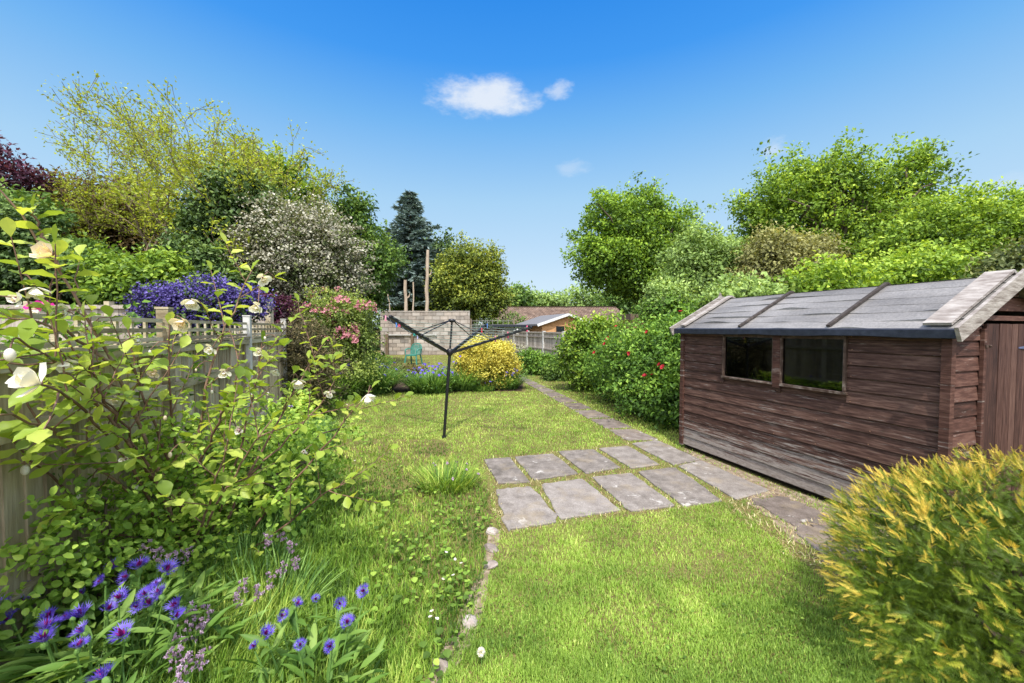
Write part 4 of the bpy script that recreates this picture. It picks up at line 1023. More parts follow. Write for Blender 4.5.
tree('hornbeam_tree', 'broad lime-green tree with layered boughs filling the sky edge behind the shed gable', 'tree', (W(975, D), D, 0),
     lob(D, 975, (925, 240, 42, 34), (965, 218, 48, 28), (1005, 232, 48, 36, .5), (1035, 215, 38, 26, 1), (900, 265, 34, 26), (960, 265, 60, 26), (1060, 250, 50, 44)), M['lf_maple'], 2700, 23, .135, .42, 205, .3, 50, kw=dict(shell=.72, bump=.28, flat=.4))
tree('grey_leaf_tree', 'grey-green leaved bush peeking over the shed ridge at the frame edge', 'tree', (W(1030, 9), 9, 0), lob(9, 1030, (1030, 268, 34, 22), (1000, 282, 22, 14)), M['lf_haw'], 500, 14, .11, .3, 206, .09, 14)
# low greenery right behind the shed
for k, (px, py, rx, ry, D, mk, lab) in enumerate(((740, 300, 34, 20, 10.5, 'lf_soft', 'soft green hedge bush low behind the far end of the shed roof'), (830, 285, 40, 22, 10.5, 'lf_maple', 'lime-green hedge bush low behind the middle of the shed roof'), (925, 272, 46, 22, 10.5, 'lf_maple', 'lime-green hedge bush low behind the shed ridge near the white edge board'), (670, 310, 26, 14, 14, 'lf_shrub', 'mid green hedge bush behind the red-flowered shrub'))):
    tree('hedge_bush', lab, 'bush', (W(px, D), D, 0), [(0, 0, Zz(py, D), rx / F * D, 1.0, ry / F * D), (0, 0, Zz(py, D) * .55, rx / F * D, 1.1, Zz(py, D) * .5)], M[mk], 900, 12, .12, .34, 210 + k, .06, 12)

# left side trees
def branching(name, label, cat, base, dirs, seed, levels, L0, r0, leafm, leaf, per, bark='bark_tan', spread=.5, upb=.25, tuft=.2, group=None):
    """a tree whose branches show: recursive forking, small leaves only on the last twigs"""
    g = np.random.default_rng(seed); t = thing(name, label, cat, base, 0, group); mb = MB(); tips = []
    def grow(p, d, L, r, lev):
        k = 4; P = [p]; dd = d
        for i in range(k):
            dd = nrm(dd + g.normal(size=3) * .10 + [0, 0, upb * .12]); P.append(P[-1] + dd * L / k)
        P = np.array(P); r2 = max(r * .68, .009)
        mb.tube(P, np.linspace(r, r2, k + 1), 7 if lev > levels - 2 else (4 if lev > 1 else 3), cap=False)
        if lev <= 3:
            for q in P[1 + (lev > 2):]: tips.append((q, dd))
        if lev == 0: return
        nb = 2 + (g.random() < .55) + (lev == levels)
        for i in range(nb):
            nd = nrm(dd * .95 + sph(1, g)[0] * spread * (.7 + .6 * g.random()) + [0, 0, upb]); st = P[-1] if i < 2 else P[2 + int(g.random() * 2)]
            grow(st, nd, L * (.70 + .16 * g.random()), r2 * (.78 if i == 0 else .62), lev - 1)
    for d, sc_ in dirs: grow(np.array([0, 0, -.02]), nrm(np.array(d, float)), L0 * sc_, r0 * sc_, levels)
    mb.build('trunk', M[bark], t, smooth=True)
    TP = np.array([q[0] for q in tips]); TD = np.array([q[1] for q in tips]); ci = np.repeat(np.arange(len(TP)), per); n = len(ci)
    P = TP[ci] + g.normal(size=(n, 3)) * tuft; cv = g.random(len(TP))
    V, Fc, vv = inst(*LEAF4, P, nrm(TD[ci] + g.normal(size=(n, 3)) * .8), nrm(g.normal(size=(n, 3)) * .6 + [0, 0, .7]), np.column_stack([leaf * .7 * (.6 + .8 * g.random(n))] + [leaf * (.6 + .8 * g.random(n))] * 2), np.clip(.5 + .5 * (g.random(n) - .5) + .4 * (cv[ci] - .5), 0, 1))
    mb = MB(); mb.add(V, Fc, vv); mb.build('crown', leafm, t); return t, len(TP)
D = 14.5
t1, nt1 = branching('sparse_tree', 'tall tree with bare spreading branches and sparse yellow-green spring leaves', 'tree', (W(192, D), D, 0), [((-.62, .1, 1.0), 1.06), ((.34, .1, 1), .92), ((-.22, .5, 1), .95)], 31, 7, 2.68, .28, M['lf_sparse'], .090, 3, spread=.78, upb=.10, tuft=.10)
print('sparse tips', nt1)
tree('sycamore_tree', 'tree with yellow-green leafy shoots above the dark holly', 'tree', (W(285, 17), 17, 0), lob(17, 285, (282, 172, 24, 18), (262, 190, 30, 24), (312, 192, 14, 14), (300, 215, 26, 24), (240, 185, 16, 16)), M['lf_bright'], 620, 11, .19, .5, 221, .16, 26, kw=dict(shell=.6, bump=.35))
tree('holly_tree', 'dark glossy evergreen between the sparse spring tree and the hawthorn', 'tree', (W(235, 12), 12, 0), lob(12, 235, (245, 202, 34, 28), (225, 225, 28, 28), (262, 230, 30, 34), (205, 232, 20, 22), (225, 262, 34, 24)), M['lf_dark'], 1700, 14, .13, .42, 222, .16, 24)
def haw_extra(t, CP, g, lobes):
    V, Fc, vv, _ = foliage([(a, b, c + .05, r1 * 1.04, r2 * 1.04, r3 * 1.04) for a, b, c, r1, r2, r3 in lobes], 1500, 22, .065, .30, g, shell=.9, asp=.9, up=.9, flat=.35, bump=.3)
    mb = MB(); mb.add(V, Fc, vv); o = mb.build('blossom', M['lf_blossom'], t); o['kind'] = 'stuff'
tree('hawthorn_tree', 'rounded hawthorn covered in dusty white blossom', 'tree', (W(300, 11.5), 11.5, 0), lob(11.5, 300, (295, 238, 40, 32), (325, 246, 34, 34), (268, 255, 30, 32), (300, 270, 50, 34), (335, 275, 30, 30)), M['lf_haw'], 1500, 13, .09, .32, 223, .13, 30, extra=haw_extra, kw=dict(bump=.3))
tree('laurel_tree', 'mid green upright tree immediately behind the hawthorn crown', 'tree', (W(358, 16), 16, 0), lob(16, 358, (356, 215, 16, 24), (348, 240, 22, 26), (372, 262, 26, 30), (350, 285, 30, 24), (372, 285, 14, 16)), M['lf_mid'], 1300, 13, .15, .42, 224, .15, 22)
tree('holm_tree', 'dark tree mass under the blue spruce behind the dead trunks', 'tree', (W(415, 31), 31, 0), lob(31, 415, (408, 262, 30, 26), (435, 275, 24, 26), (400, 292, 34, 18), (440, 250, 14, 18), (430, 296, 34, 16)), M['lf_dark'], 1500, 13, .24, .65, 225, .2, 20)
tree('round_bay_tree', 'rounded yellow-green tree with ragged edge behind the end of the block wall', 'tree', (W(470, 25.5), 25.5, 0), lob(25.5, 470, (468, 262, 22, 20), (482, 278, 22, 22), (456, 284, 24, 24), (472, 300, 32, 18), (494, 262, 7, 16), (488, 300, 18, 14)), M['lf_bay'], 2000, 16, .17, .5, 226, .2, 20, kw=dict(bump=.3))
# blue spruce: whorls of drooping boughs
def spruce(base, hgt, rad, seed):
    g = np.random.default_rng(seed); t = thing('blue_spruce', 'blue-grey pointed spruce rising behind the garden end', 'tree', base); mb = MB(); nb = MB()
    mb.tube([(0, 0, -.02), (0.05, 0, hgt * .5), (0, 0, hgt)], [.22, .13, .02], 8)
    z = 3.2
    while z < hgt - .1:
        f = (hgt - z) / (hgt - 1.5); L = rad * f ** .9 * (.65 + .5 * g.random()) + .1; nbr = int(6 + 5 * f)
        a0 = g.random() * 6
        for k in range(nbr):
            a = a0 + k * 2 * PI / nbr + g.normal() * .25; d = np.array([math.cos(a), math.sin(a), 0]); LL = L * (.55 + .6 * g.random())
            s = np.linspace(0, 1, 6)[:, None]; P = np.array([0, 0, z]) + d * LL * s + np.array([0, 0, 1]) * (LL * (.15 * s - .38 * s ** 2 + .22 * s ** 4)); mb.tube(P, np.linspace(.03, .006, 6), 4, cap=False)
            n = int(75 * LL + 16); tt = g.random(n) ** .65; Q = np.array([0, 0, z]) + d * LL * tt[:, None] + np.array([0, 0, 1]) * (LL * (.15 * tt - .38 * tt ** 2 + .22 * tt ** 4))[:, None]
            sd_ = np.array([-d[1], d[0], 0]); sgn = g.choice([-1, 1], n)[:, None]; T = nrm(d * .8 + sd_ * sgn * .9 + g.normal(size=(n, 3)) * .25 + [0, 0, -.1])
            nb.add(*inst(*LEAF4, Q, T, np.tile([0, 0, 1.], (n, 1)) + g.normal(size=(n, 3)) * .4, np.column_stack([.13 + 0 * tt, .42 * (.6 + .7 * g.random(n)), .1 + 0 * tt]), np.clip(.35 + .5 * g.random(n), 0, 1)))
        z += .24 + .14 * g.random()
    mb.build('trunk', M['bark'], t); nb.build('crown', M['lf_spruce'], t)
spruce((W(411, 28), 28, 0), Zz(190, 28), 5.2, 5)
# dead trunks above the block wall
for k, (px, top, r, lean, lab) in enumerate(((427, 250, .13, .12, 'tallest bare dead trunk with stripped bark above the block wall'), (406, 280, .13, 0, 'thick short dead trunk with rounded top above the block wall'), (413.5, 282, .06, 0, 'thin upright dead trunk beside the thick short one'), (392, 284, .04, -.5, 'thin leaning dead branch at the dark foliage over the block wall'))):
    D = 22.95; b = np.array([W(px, D), D, 0]); z = Zz(top, D); t = thing('dead_trunk', lab, 'dead tree', b, 0, 'dead trunks behind the block wall'); g = np.random.default_rng(70 + k)
    P = np.array([[lean * (q - .5) * 1.2 + g.normal() * .02, 0, z * q] for q in np.linspace(0, 1, 9)]); P[0, 2] = -.02
    mb = MB(); mb.tube(P, r * .9 * (1 + .08 * g.normal(size=9)) * np.linspace(1.1, .75, 9), 9, cap=True); mb.build('trunk', M['dead_wood'], t, smooth=True)
    if r > .1:
        mb = MB(); q = P[6]; mb.tube([q, q + [.18, .05, .12], q + [.24, .05, .35]], [.05, .04, .015], 6); mb.build('branch_stub', M['dead_wood'], t)
# dark evergreen belt on the near side beyond the trellis
for k, (px, D, els, mk, ncl, lab, nm, sz) in enumerate((
    (20, 8.5, ((5, 235, 34, 34), (30, 262, 40, 26), (0, 280, 40, 18), (60, 275, 34, 22)), 'lf_dark', 1500, 'dark spreading evergreen with flat sprays behind the cream magnolia flower', 'cedar_tree', .10),
    (20, 14, ((2, 155, 18, 14), (22, 178, 24, 14), (-10, 172, 22, 20)), 'lf_plum', 380, 'dark plum-purple leaved tree at the edge of the frame', 'copper_beech_tree', .15),
    (100, 17, ((95, 205, 44, 26), (130, 220, 40, 28), (60, 215, 34, 24), (105, 245, 56, 26), (160, 250, 30, 24)), 'lf_copper', 1700, 'bronze-brown dense tree beneath the sparse spring branches', 'bronze_tree', .17),
    (-20, 11, ((-10, 215, 40, 34), (40, 215, 24, 20), (-30, 250, 40, 34)), 'lf_mid', 1000, 'mid green tree at the frame edge below the purple leaves', 'elder_tree', .13),
    (195, 10, ((195, 262, 26, 20), (180, 280, 40, 16), (215, 282, 34, 14)), 'lf_dark', 900, 'low dark evergreen behind the blue-flowered shrub', 'yew_tree', .11),
    (85, 9.5, ((80, 258, 26, 18), (95, 270, 34, 20), (60, 285, 30, 14)), 'lf_mid', 700, 'mid green bush between dark evergreen and lime shrub', 'laurel_bush', .11),
    (138, 8.2, ((130, 282, 34, 16), (160, 275, 26, 16), (112, 272, 22, 20), (145, 290, 44, 14), (165, 262, 12, 12)), 'lf_bright', 900, 'lime-green leafy bush above the fence next to the blue flowers', 'lime_bush', .11))):
    base_z = [(0, 0, Zz(min(e[1] for e in els) + 20, D) * .45, .8 if sz > .12 else .6, .7, Zz(min(e[1] for e in els) + 20, D) * .42)]
    tree(nm, lab, 'tree' if 'tree' in nm else 'bush', (W(px, D), D, 0), lob(D, px, *els) + base_z, M[mk], ncl, 14, sz, sz * 2.8, 300 + k, .12, 18, kw=dict(flat=.35 if k == 0 else .6))
# more dark hedge filling low behind the fences
for k, (px, D, hz, mk, lab) in enumerate(((0, 12.5, 2.6, 'lf_dark', 'dark hedge stretch behind the grey neighbour fence at the frame edge'), (228, 12, 2.3, 'lf_dark', 'dark hedge stretch under the hawthorn'), (258, 18, 2.8, 'lf_dark', 'dark hedge stretch behind the pink-flowered bush'), (380, 27, 3.6, 'lf_mid', 'green hedge stretch just before the dead trunks'), (478, 30, 2.6, 'lf_mid', 'green hedge stretch in the gap between the block wall and the bungalow'))):
    tree('hedge', lab, 'hedge', (W(px, D), D, 0), [(-2.2, 0, hz / 2, 2.0, .8, hz / 2), (0, 0, hz / 2, 2.2, .8, hz / 2 * 1.1), (2.2, 0, hz / 2, 2.0, .8, hz / 2)], M[mk], 1000, 12, .15, .4, 330 + k, .06, 12)
# blue ceanothus
def cea_extra(t, CP, g, lobes):
    V, Fc, vv, _ = foliage([(a, b, c + .03, r1 * 1.05, r2 * 1.05, r3 * 1.06) for a, b, c, r1, r2, r3 in lobes[:-1]], 1200, 18, .032, .11, g, shell=.95, asp=.9, up=.7, flat=1)
    mb = MB(); mb.add(V, Fc, vv); o = mb.build('blossom', M['lf_ceano'], t); o['kind'] = 'stuff'
tree('blue_flowered_shrub', 'shrub smothered in violet-blue flowers spilling over the trellis', 'shrub', (W(205, 5.6), 5.6, 0), lob(5.6, 205, (175, 303, 32, 12), (210, 300, 34, 15), (240, 306, 26, 14), (150, 316, 14, 10), (165, 325, 10, 14), (200, 318, 40, 12)) + [(0, 0, .9, .7, .6, .8)], M['lf_dark'], 600, 12, .05, .16, 340, .05, 20, extra=cea_extra)
tree('purple_leaf_shrub', 'low purple-leaved shrub between blue flowers and the hawthorn', 'shrub', (W(268, 8.2), 8.2, 0), lob(8.2, 268, (262, 302, 22, 10), (282, 308, 16, 9), (262, 318, 30, 12)) + [(0, 0, 1.0, .6, .5, .9)], M['lf_plum'], 500, 12, .07, .2, 341, .05, 12)

# shrubs inside the garden
def flowers_on(lobes, n, size, g, zmin=.2, petals=5, front=True, clump=1, spread=.05, top=False):
    L = np.asarray(lobes, float); li = g.choice(len(L), n, p=L[:, 3] / L[:, 3].sum()); d = sph(n, g)
    if front: d[:, 1] = -np.abs(d[:, 1])
    if top: d[:, 2] = np.abs(d[:, 2])
    P = L[li, :3] + d * L[li, 3:6] * 1.06; k = P[:, 2] > zmin; P, d = P[k], d[k]
    P = np.repeat(P, clump, 0) + g.normal(size=(len(P) * clump, 3)) * spread * (clump > 1); d = np.repeat(d, clump, 0)
    return P, d
def blossom(P, d, size, g, petals=5, tmpl=PETAL, w_=.8):
    n = len(P); out = []
    ref = nrm(np.cross(d, [0.2, .1, 1])); r2 = np.cross(d, ref); ph = g.random(n) * 6
    VV, FF, AA, c = [], [], [], 0
    for k in range(petals):
        a = ph + 2 * PI * k / petals; T = ref * np.cos(a)[:, None] + r2 * np.sin(a)[:, None] + d * .15; s = size * (.8 + .4 * g.random(n))
        V, Fc, vv = inst(*tmpl, P, T, d, np.column_stack([s * w_, s, s]), np.clip(.5 + .3 * g.normal(size=n), 0, 1)); VV.append(V); FF.append(Fc + c); AA.append(vv); c += len(V)
    return np.vstack(VV), np.vstack(FF), np.concatenate(AA)
def scatter_flowers(name, mat, P, d, size, per_obj, t, g, petals=5, mx=100):
    """each head a part; past 100 the rest is one part"""
    groups = np.array_split(np.arange(len(P)), max(1, math.ceil(len(P) / per_obj)))
    for k, ix in enumerate(groups[:mx]):
        mb = MB(); mb.add(*blossom(P[ix], d[ix], size, g, petals)); mb.build(name, mat, t)
    if len(groups) > mx:
        ix = np.concatenate(groups[mx:]); mb = MB(); mb.add(*blossom(P[ix], d[ix], size, g, petals)); o = mb.build(name, mat, t); o['kind'] = 'stuff'
def weig_extra(t, CP, g, lobes):
    P, d = flowers_on(lobes[:-1], 62, .04, g, 1.1, clump=11, spread=.036, top=True); scatter_flowers('flower_cluster', M['fl_pink'], P, d, .030, 11, t, g)
tree('pink_flowered_bush', 'rounded bush with clusters of pink flowers behind the blue-flowered clump', 'shrub', (W(345, 8.8), 8.8, 0), lob(8.8, 345, (332, 313, 30, 22), (352, 315, 24, 20), (316, 325, 20, 20), (340, 342, 34, 22), (354, 340, 20, 18)) + [(0, 0, .5, .9, .7, .5)], M['lf_weig'], 1500, 13, .055, .2, 350, .05, 22, extra=weig_extra)
tree('juniper_shrub', 'brownish-green spreading conifer shrub in front of the trellis posts', 'shrub', (W(290, 6.4), 6.4, 0), lob(6.4, 290, (268, 350, 26, 24), (300, 345, 30, 26), (285, 372, 40, 24), (322, 372, 20, 24), (255, 380, 24, 26)) + [(0, 0, .35, .7, .5, .35)], M['lf_juniper'], 1500, 16, .07, .16, 351, .04, 16, kw=dict(asp=.22, flat=.5, up=.2))
def red_extra(t, CP, g, lobes):
    P, d = flowers_on(lobes, 40, .04, g, .75, top=True); P = P[P[:, 0] < .7] if 0 else P
    scatter_flowers('flower', M['fl_red'], P, d, .045, 1, t, g, 6)
D = 7.0
tree('red_flowered_shrub', 'large dense green shrub dotted with red flowers against the shed end', 'shrub', (2.75, 6.9, 0),
     [(-.35, .6, .95, .75, .75, .68), (-.05, -.1, 1.0, .75, .7, .70), (.3, .1, 1.15, .8, .8, .65), (.15, -.75, .62, .65, .6, .60), (-.55, 1.3, .72, .6, .7, .65), (-.25, -.2, .40, .75, .9, .42), (.1, -1.0, .35, .50, .5, .36), (.9, .6, 1.1, .7, .8, .65)],
     M['lf_shrub'], 3000, 14, .062, .17, 352, .05, 40, extra=red_extra, stems=3)
tree('lime_shrub', 'bright lime-green leafy shrub in front of the panel fence beside the path', 'shrub', (W(592, 9.6), 9.6, 0), lob(9.6, 592, (585, 345, 20, 22), (602, 335, 18, 18), (575, 355, 16, 18), (608, 360, 24, 26), (592, 372, 26, 18)), M['lf_bright'], 1100, 13, .085, .2, 353, .05, 20)
tree('box_hedge', 'clipped green hedge top between the lime shrub and the bungalow garage', 'hedge', (W(640, 13.5), 13.5, 0), [(-.8, 0, .95, .8, .5, .95), (.3, 0, .95, .9, .5, .95), (1.5, 0, .95, .9, .5, .95)], M['lf_bright'], 800, 12, .08, .2, 354, .05, 10)
tree('golden_shrub', 'rounded golden-yellow shrub in the border by the airer', 'shrub', (W(487, 10), 10, 0), lob(10, 487, (487, 355, 27, 18), (472, 362, 17, 18), (503, 362, 17, 18), (488, 372, 30, 16)), M['lf_gold'], 1500, 14, .05, .14, 355, .04, 18, kw=dict(shell=.9, bump=.08))
tree('rose_bush', 'low green bush beside the path in front of the panel fence', 'bush', (W(545, 13), 13, 0), lob(13, 545, (540, 362, 16, 9), (553, 366, 12, 9), (530, 360, 12, 9)) + [(-.1, 0, .25, .6, .4, .25)], M['lf_shrub'], 500, 12, .09, .2, 356, .03, 10)
tree('white_flowered_bush', 'small grey-white flowering bush at the foot of the panel fence', 'bush', (W(520, 14.4), 14.4, 0), lob(14.4, 520, (520, 352, 10, 7), (512, 356, 8, 7)) + [(0, 0, .2, .35, .3, .2)], M['lf_blossom'], 200, 12, .06, .16, 357, .03, 8)
tree('dark_low_bush', 'dark green low bush tight against the white fence post by the path', 'bush', (W(556, 11.6), 11.6, 0), lob(11.6, 556, (553, 372, 10, 12), (563, 378, 8, 10)) + [(0, 0, .2, .3, .3, .2)], M['lf_mid'], 260, 12, .07, .16, 358, .03, 8)

# border perennials with strap leaves and blue flowers
def strap_clump(name, label, base, rad, hgt, n, mat, seed, width=.012, fl=None, nfl=0, fsize=.035, cat='plant', curve=1.4, group=None, flmat=None):
    g = np.random.default_rng(seed); t = thing(name, label, cat, base, 0, group)
    r = rad * np.sqrt(g.random(n)) * .75; a = g.random(n) * 2 * PI; P = np.column_stack([r * np.cos(a), r * np.sin(a) * .8, 0 * r])
    mb = MB(); az = a + g.normal(size=n) * .7; V, Fc, m = ribbon(P, az, .1 + .5 * r / rad + .2 * g.random(n), curve * (.3 + .7 * g.random(n)), hgt * (.55 + .65 * g.random(n)), width * (.7 + .6 * g.random(n)), 4)
    mb.add(V, Fc, np.repeat(np.clip(.5 + .25 * g.normal(size=n), 0, 1), m)); mb.build('foliage', mat, t)
    if nfl:
        r = rad * np.sqrt(g.random(nfl)) * 1.0; a = g.random(nfl) * 2 * PI; FP = np.column_stack([r * np.cos(a), r * np.sin(a) * .8, hgt * (.72 + .38 * g.random(nfl)) * (1 - .3 * (r / rad) ** 2)]); d = nrm(np.column_stack([np.cos(a) * .4, np.sin(a) * .4 - .3, np.ones(nfl)]) + g.normal(size=(nfl, 3)) * .25)
        sm = MB()
        for p in FP: sm.tube([p * [.6, .6, 0], p * [.85, .85, .6], p], .004, 4, cap=False)
        sm.build('stem', M['stalk'], t)
        for k in range(nfl):
            mb = MB(); mb.add(*blossom(FP[k:k + 1], d[k:k + 1], fsize, g, 9, LEAF4, .45)); mb.add(*blossom(FP[k:k + 1] + [0, 0, .008], d[k:k + 1], fsize * .6, g, 7, LEAF4, .45)); mb.build('flower', flmat or M['fl_blue'], t)
    return t
BG = 'blue-flowered clumps along the border'
strap_clump('bluebell_clump', 'tall leafy clump with scattered blue flowers below the pink bush', (W(370, 9.3), 9.3, 0), .60, .88, 1000, M['lf_iris'], 401, .03, 1, 26, .045, group=BG)
strap_clump('bluebell_clump', 'wide clump with many pale blue flowers in front of the green chair', (W(432, 9.5), 9.5, 0), .66, .66, 1100, M['lf_iris'], 402, .028, 1, 55, .042, group=BG)
strap_clump('bluebell_clump', 'leafy clump behind the airer pole with few flowers', (W(463, 9.8), 9.8, 0), .45, .85, 560, M['lf_iris'], 403, .024, 1, 8, .035, group=BG)
strap_clump('bluebell_clump', 'small blue-flowered clump between golden bush and path', (W(507, 9.9), 9.9, 0), .34, .60, 460, M['lf_iris'], 404, .022, 1, 26, .04, group=BG)
strap_clump('bluebell_clump', 'low sparse clump right below the golden bush', (W(483, 9.6), 9.6, 0), .35, .26, 300, M['lf_iris'], 405, .02, 1, 8, .035, group=BG)
strap_clump('bluebell_clump', 'dark leafed clump at the foot of the juniper shrub', (W(335, 8.6), 8.6, 0), .55, .8, 700, M['lf_iris'], 406, .026, 1, 14, .042, group=BG)
g_ = gnd(447, 487)
strap_clump('iris_tuft', 'spiky tuft of strap leaves growing in the lawn before the airer pole', (g_[0], g_[1], 0), .34, .26, 420, M['grass_long'], 407, .009, 1, 9, .016, curve=1.1, flmat=M['fl_lilac'])
# lavender-grey spikes on the tuft
tree('orange_flowered_plant', 'little plant with one orange bloom at the path end', 'plant', (W(517, 12.2), 12.2, 0), [(0, 0, .22, .25, .2, .2)], M['lf_shrub'], 90, 10, .06, .1, 360, .02, 5, extra=lambda t, CP, g, lobes: scatter_flowers('flower', M['fl_orange'], np.array([[0.0, -.2, .38]]), np.array([[0, -.7, .7]]), .07, 1, t, g, 7))
rk = thing('brown_dead_plant', 'brown withered plant between the green chair and the blue-flowered clump', 'plant', (W(402, 12.2), 12.2, 0)); g = np.random.default_rng(5)
V, Fc, vv, _ = foliage([(0, 0, .18, .75, .4, .18)], 200, 12, .07, .15, g); mb = MB(); mb.add(V, Fc, vv); mb.build('foliage', M['lf_copper'], rk)
for k, (px, D, w_, h_, lab) in enumerate(((482, 20.5, .7, .9, 'leafy green plants before the block wall between chair and airer'), (520, 21.5, 1.2, .9, 'green growth low against the wire trellis'), (374, 13.5, .5, .6, 'bright low foliage beside the green chair'))):
    tree('border_plant', lab, 'plant', (W(px, D), D, 0), [(0, 0, h_ / 2, w_, .5, h_ / 2)], M['lf_shrub'], 300, 12, .1, .22, 370 + k, .03, 6)
# magenta rhododendron and an orange rose beyond the trellis
tree('magenta_flowered_plant', 'small plant with magenta blooms peeping above the trellis', 'plant', (W(68, 3.6), 3.6, 0), [(0, 0, 1.2, .3, .3, .45), (.15, 0, .6, .3, .3, .6)], M['lf_shrub'], 220, 11, .06, .14, 361, .03, 10, extra=lambda t, CP, g, lobes: scatter_flowers('flower', M['fl_magenta'], np.array([[-.02, -.2, 1.74], [.05, -.2, 1.75], [.02, -.22, 1.70], [.10, -.2, 1.72], [-.08, -.2, 1.73]]), np.tile([0, -.8, .5], (5, 1)), .045, 1, t, g, 6))
tree('orange_rose_plant', 'leafy plant with small orange-red blooms seen through the trellis', 'plant', (W(75, 3.1), 3.1, 0), [(0, 0, 1.1, .4, .2, .5), (.5, 0, 1.2, .4, .2, .4), (-.5, 0, .9, .5, .2, .6)], M['lf_shrub'], 300, 11, .06, .14, 362, .03, 10, extra=lambda t, CP, g, lobes: scatter_flowers('flower', M['fl_orange'], np.array([[-.05, -.25, 1.49], [.9, -.2, 1.45]]), np.tile([0, -.8, .5], (2, 1)), .03, 1, t, g, 6))

# ------------------------------------------------------------------ golden yew in the near corner
def yew():
    g = np.random.default_rng(77); base = (2.40, 1.66, 0)
    t = thing('golden_yew', 'dense golden-tipped yew bush close to the camera beside the shed', 'bush', base)
    # one spray: a short stem with two combs of needles
    V, Fc = [], []; n = 13
    def tri(a, b, c): k = len(V); V.extend([a, b, c]); Fc.append([k, k + 1, k + 2])
    tri((-.012, 0, 0), (.012, 0, 0), (0, 1, .02))
    for i in range(n):
        y = .08 + .86 * i / (n - 1); L = .24 * (1 - .55 * (i / (n - 1)) ** 2) ; 
        for s in (-1, 1):
            tri((0, y - .022, 0), (0, y + .022, .0), (s * L, y + L * .55, .05 + .03 * (i % 3)))
    tri((-.02, .94, 0), (.02, .94, 0), (0, 1.14, .03))
    TV = np.array(V, float); TF = np.array(Fc)
    lobes = np.array([(.05, 0, .42, .93, .76, .48), (-.30, -.12, .38, .62, .60, .44), (.40, .22, .48, .72, .62, .42), (.1, -.45, .43, .82, .52, .43), (-.10, .28, .42, .55, .42, .38), (.48, -.35, .50, .7, .6, .40)])
    def pts(k, rlo, rhi):
        li = g.choice(len(lobes), k); d = sph(k, g); P = lobes[li, :3] + d * lobes[li, 3:6] * (rlo + (rhi - rlo) * g.random(k))[:, None]; return P, nrm(d / lobes[li, 3:6])
    mb = MB(); P, d = pts(4600, .88, 1.03); ok = P[:, 2] > .04; P, d = P[ok], d[ok]
    # drop those buried in another lobe
    dep = np.min(np.linalg.norm((P[:, None] - lobes[None, :, :3]) / lobes[None, :, 3:6], axis=2), 1); ok = dep > .80; P, d = P[ok], d[ok]; dep = dep[ok]
    for k in range(len(P)):
        # a branchlet of 12-18 sprays fanned about a leading shoot
        lead = nrm(d[k] * .80 + [-.30, -.05, .20] + g.normal(size=3) * .28); L = .06 + .045 * g.random(); m = 6 + int(4 * g.random()); tt = np.linspace(.05, 1, m)
        flat_n = nrm(d[k] + [0, -.2, .5] + g.normal(size=3) * .3); sd_ = nrm(np.cross(lead, flat_n)); base_p = P[k] - lead * L * .45
        Q = base_p + lead * (tt * L)[:, None] + g.normal(size=(m, 3)) * .006
        sg = np.where(np.arange(m) % 2 == 0, 1, -1); T = nrm(lead * .9 + sd_ * (sg * (.85 - .6 * tt))[:, None] + g.normal(size=(m, 3)) * .16); T[-1] = lead
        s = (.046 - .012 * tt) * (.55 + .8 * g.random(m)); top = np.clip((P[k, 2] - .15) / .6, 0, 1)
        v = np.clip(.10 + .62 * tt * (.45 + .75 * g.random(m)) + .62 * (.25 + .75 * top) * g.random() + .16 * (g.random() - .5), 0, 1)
        mb.add(*inst(TV, TF, Q, T, np.tile(flat_n, (m, 1)) + g.normal(size=(m, 3)) * .25, s, v))
    # darker inner mass
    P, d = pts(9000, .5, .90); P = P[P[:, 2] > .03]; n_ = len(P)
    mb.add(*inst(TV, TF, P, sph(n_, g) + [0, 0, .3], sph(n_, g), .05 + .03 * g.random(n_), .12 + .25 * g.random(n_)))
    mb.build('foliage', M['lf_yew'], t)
    mb = MB()
    for k in range(26):
        e = lobes[g.integers(len(lobes)), :3] + sph(1, g)[0] * .38; e[2] = max(e[2], .15); mb.tube(bend(np.array([g.normal() * .06, g.normal() * .06, -.02]), e, g, 6, .2, .1), np.linspace(.03, .006, 6), 5)
    mb.build('stem', M['bark'], t)
yew()

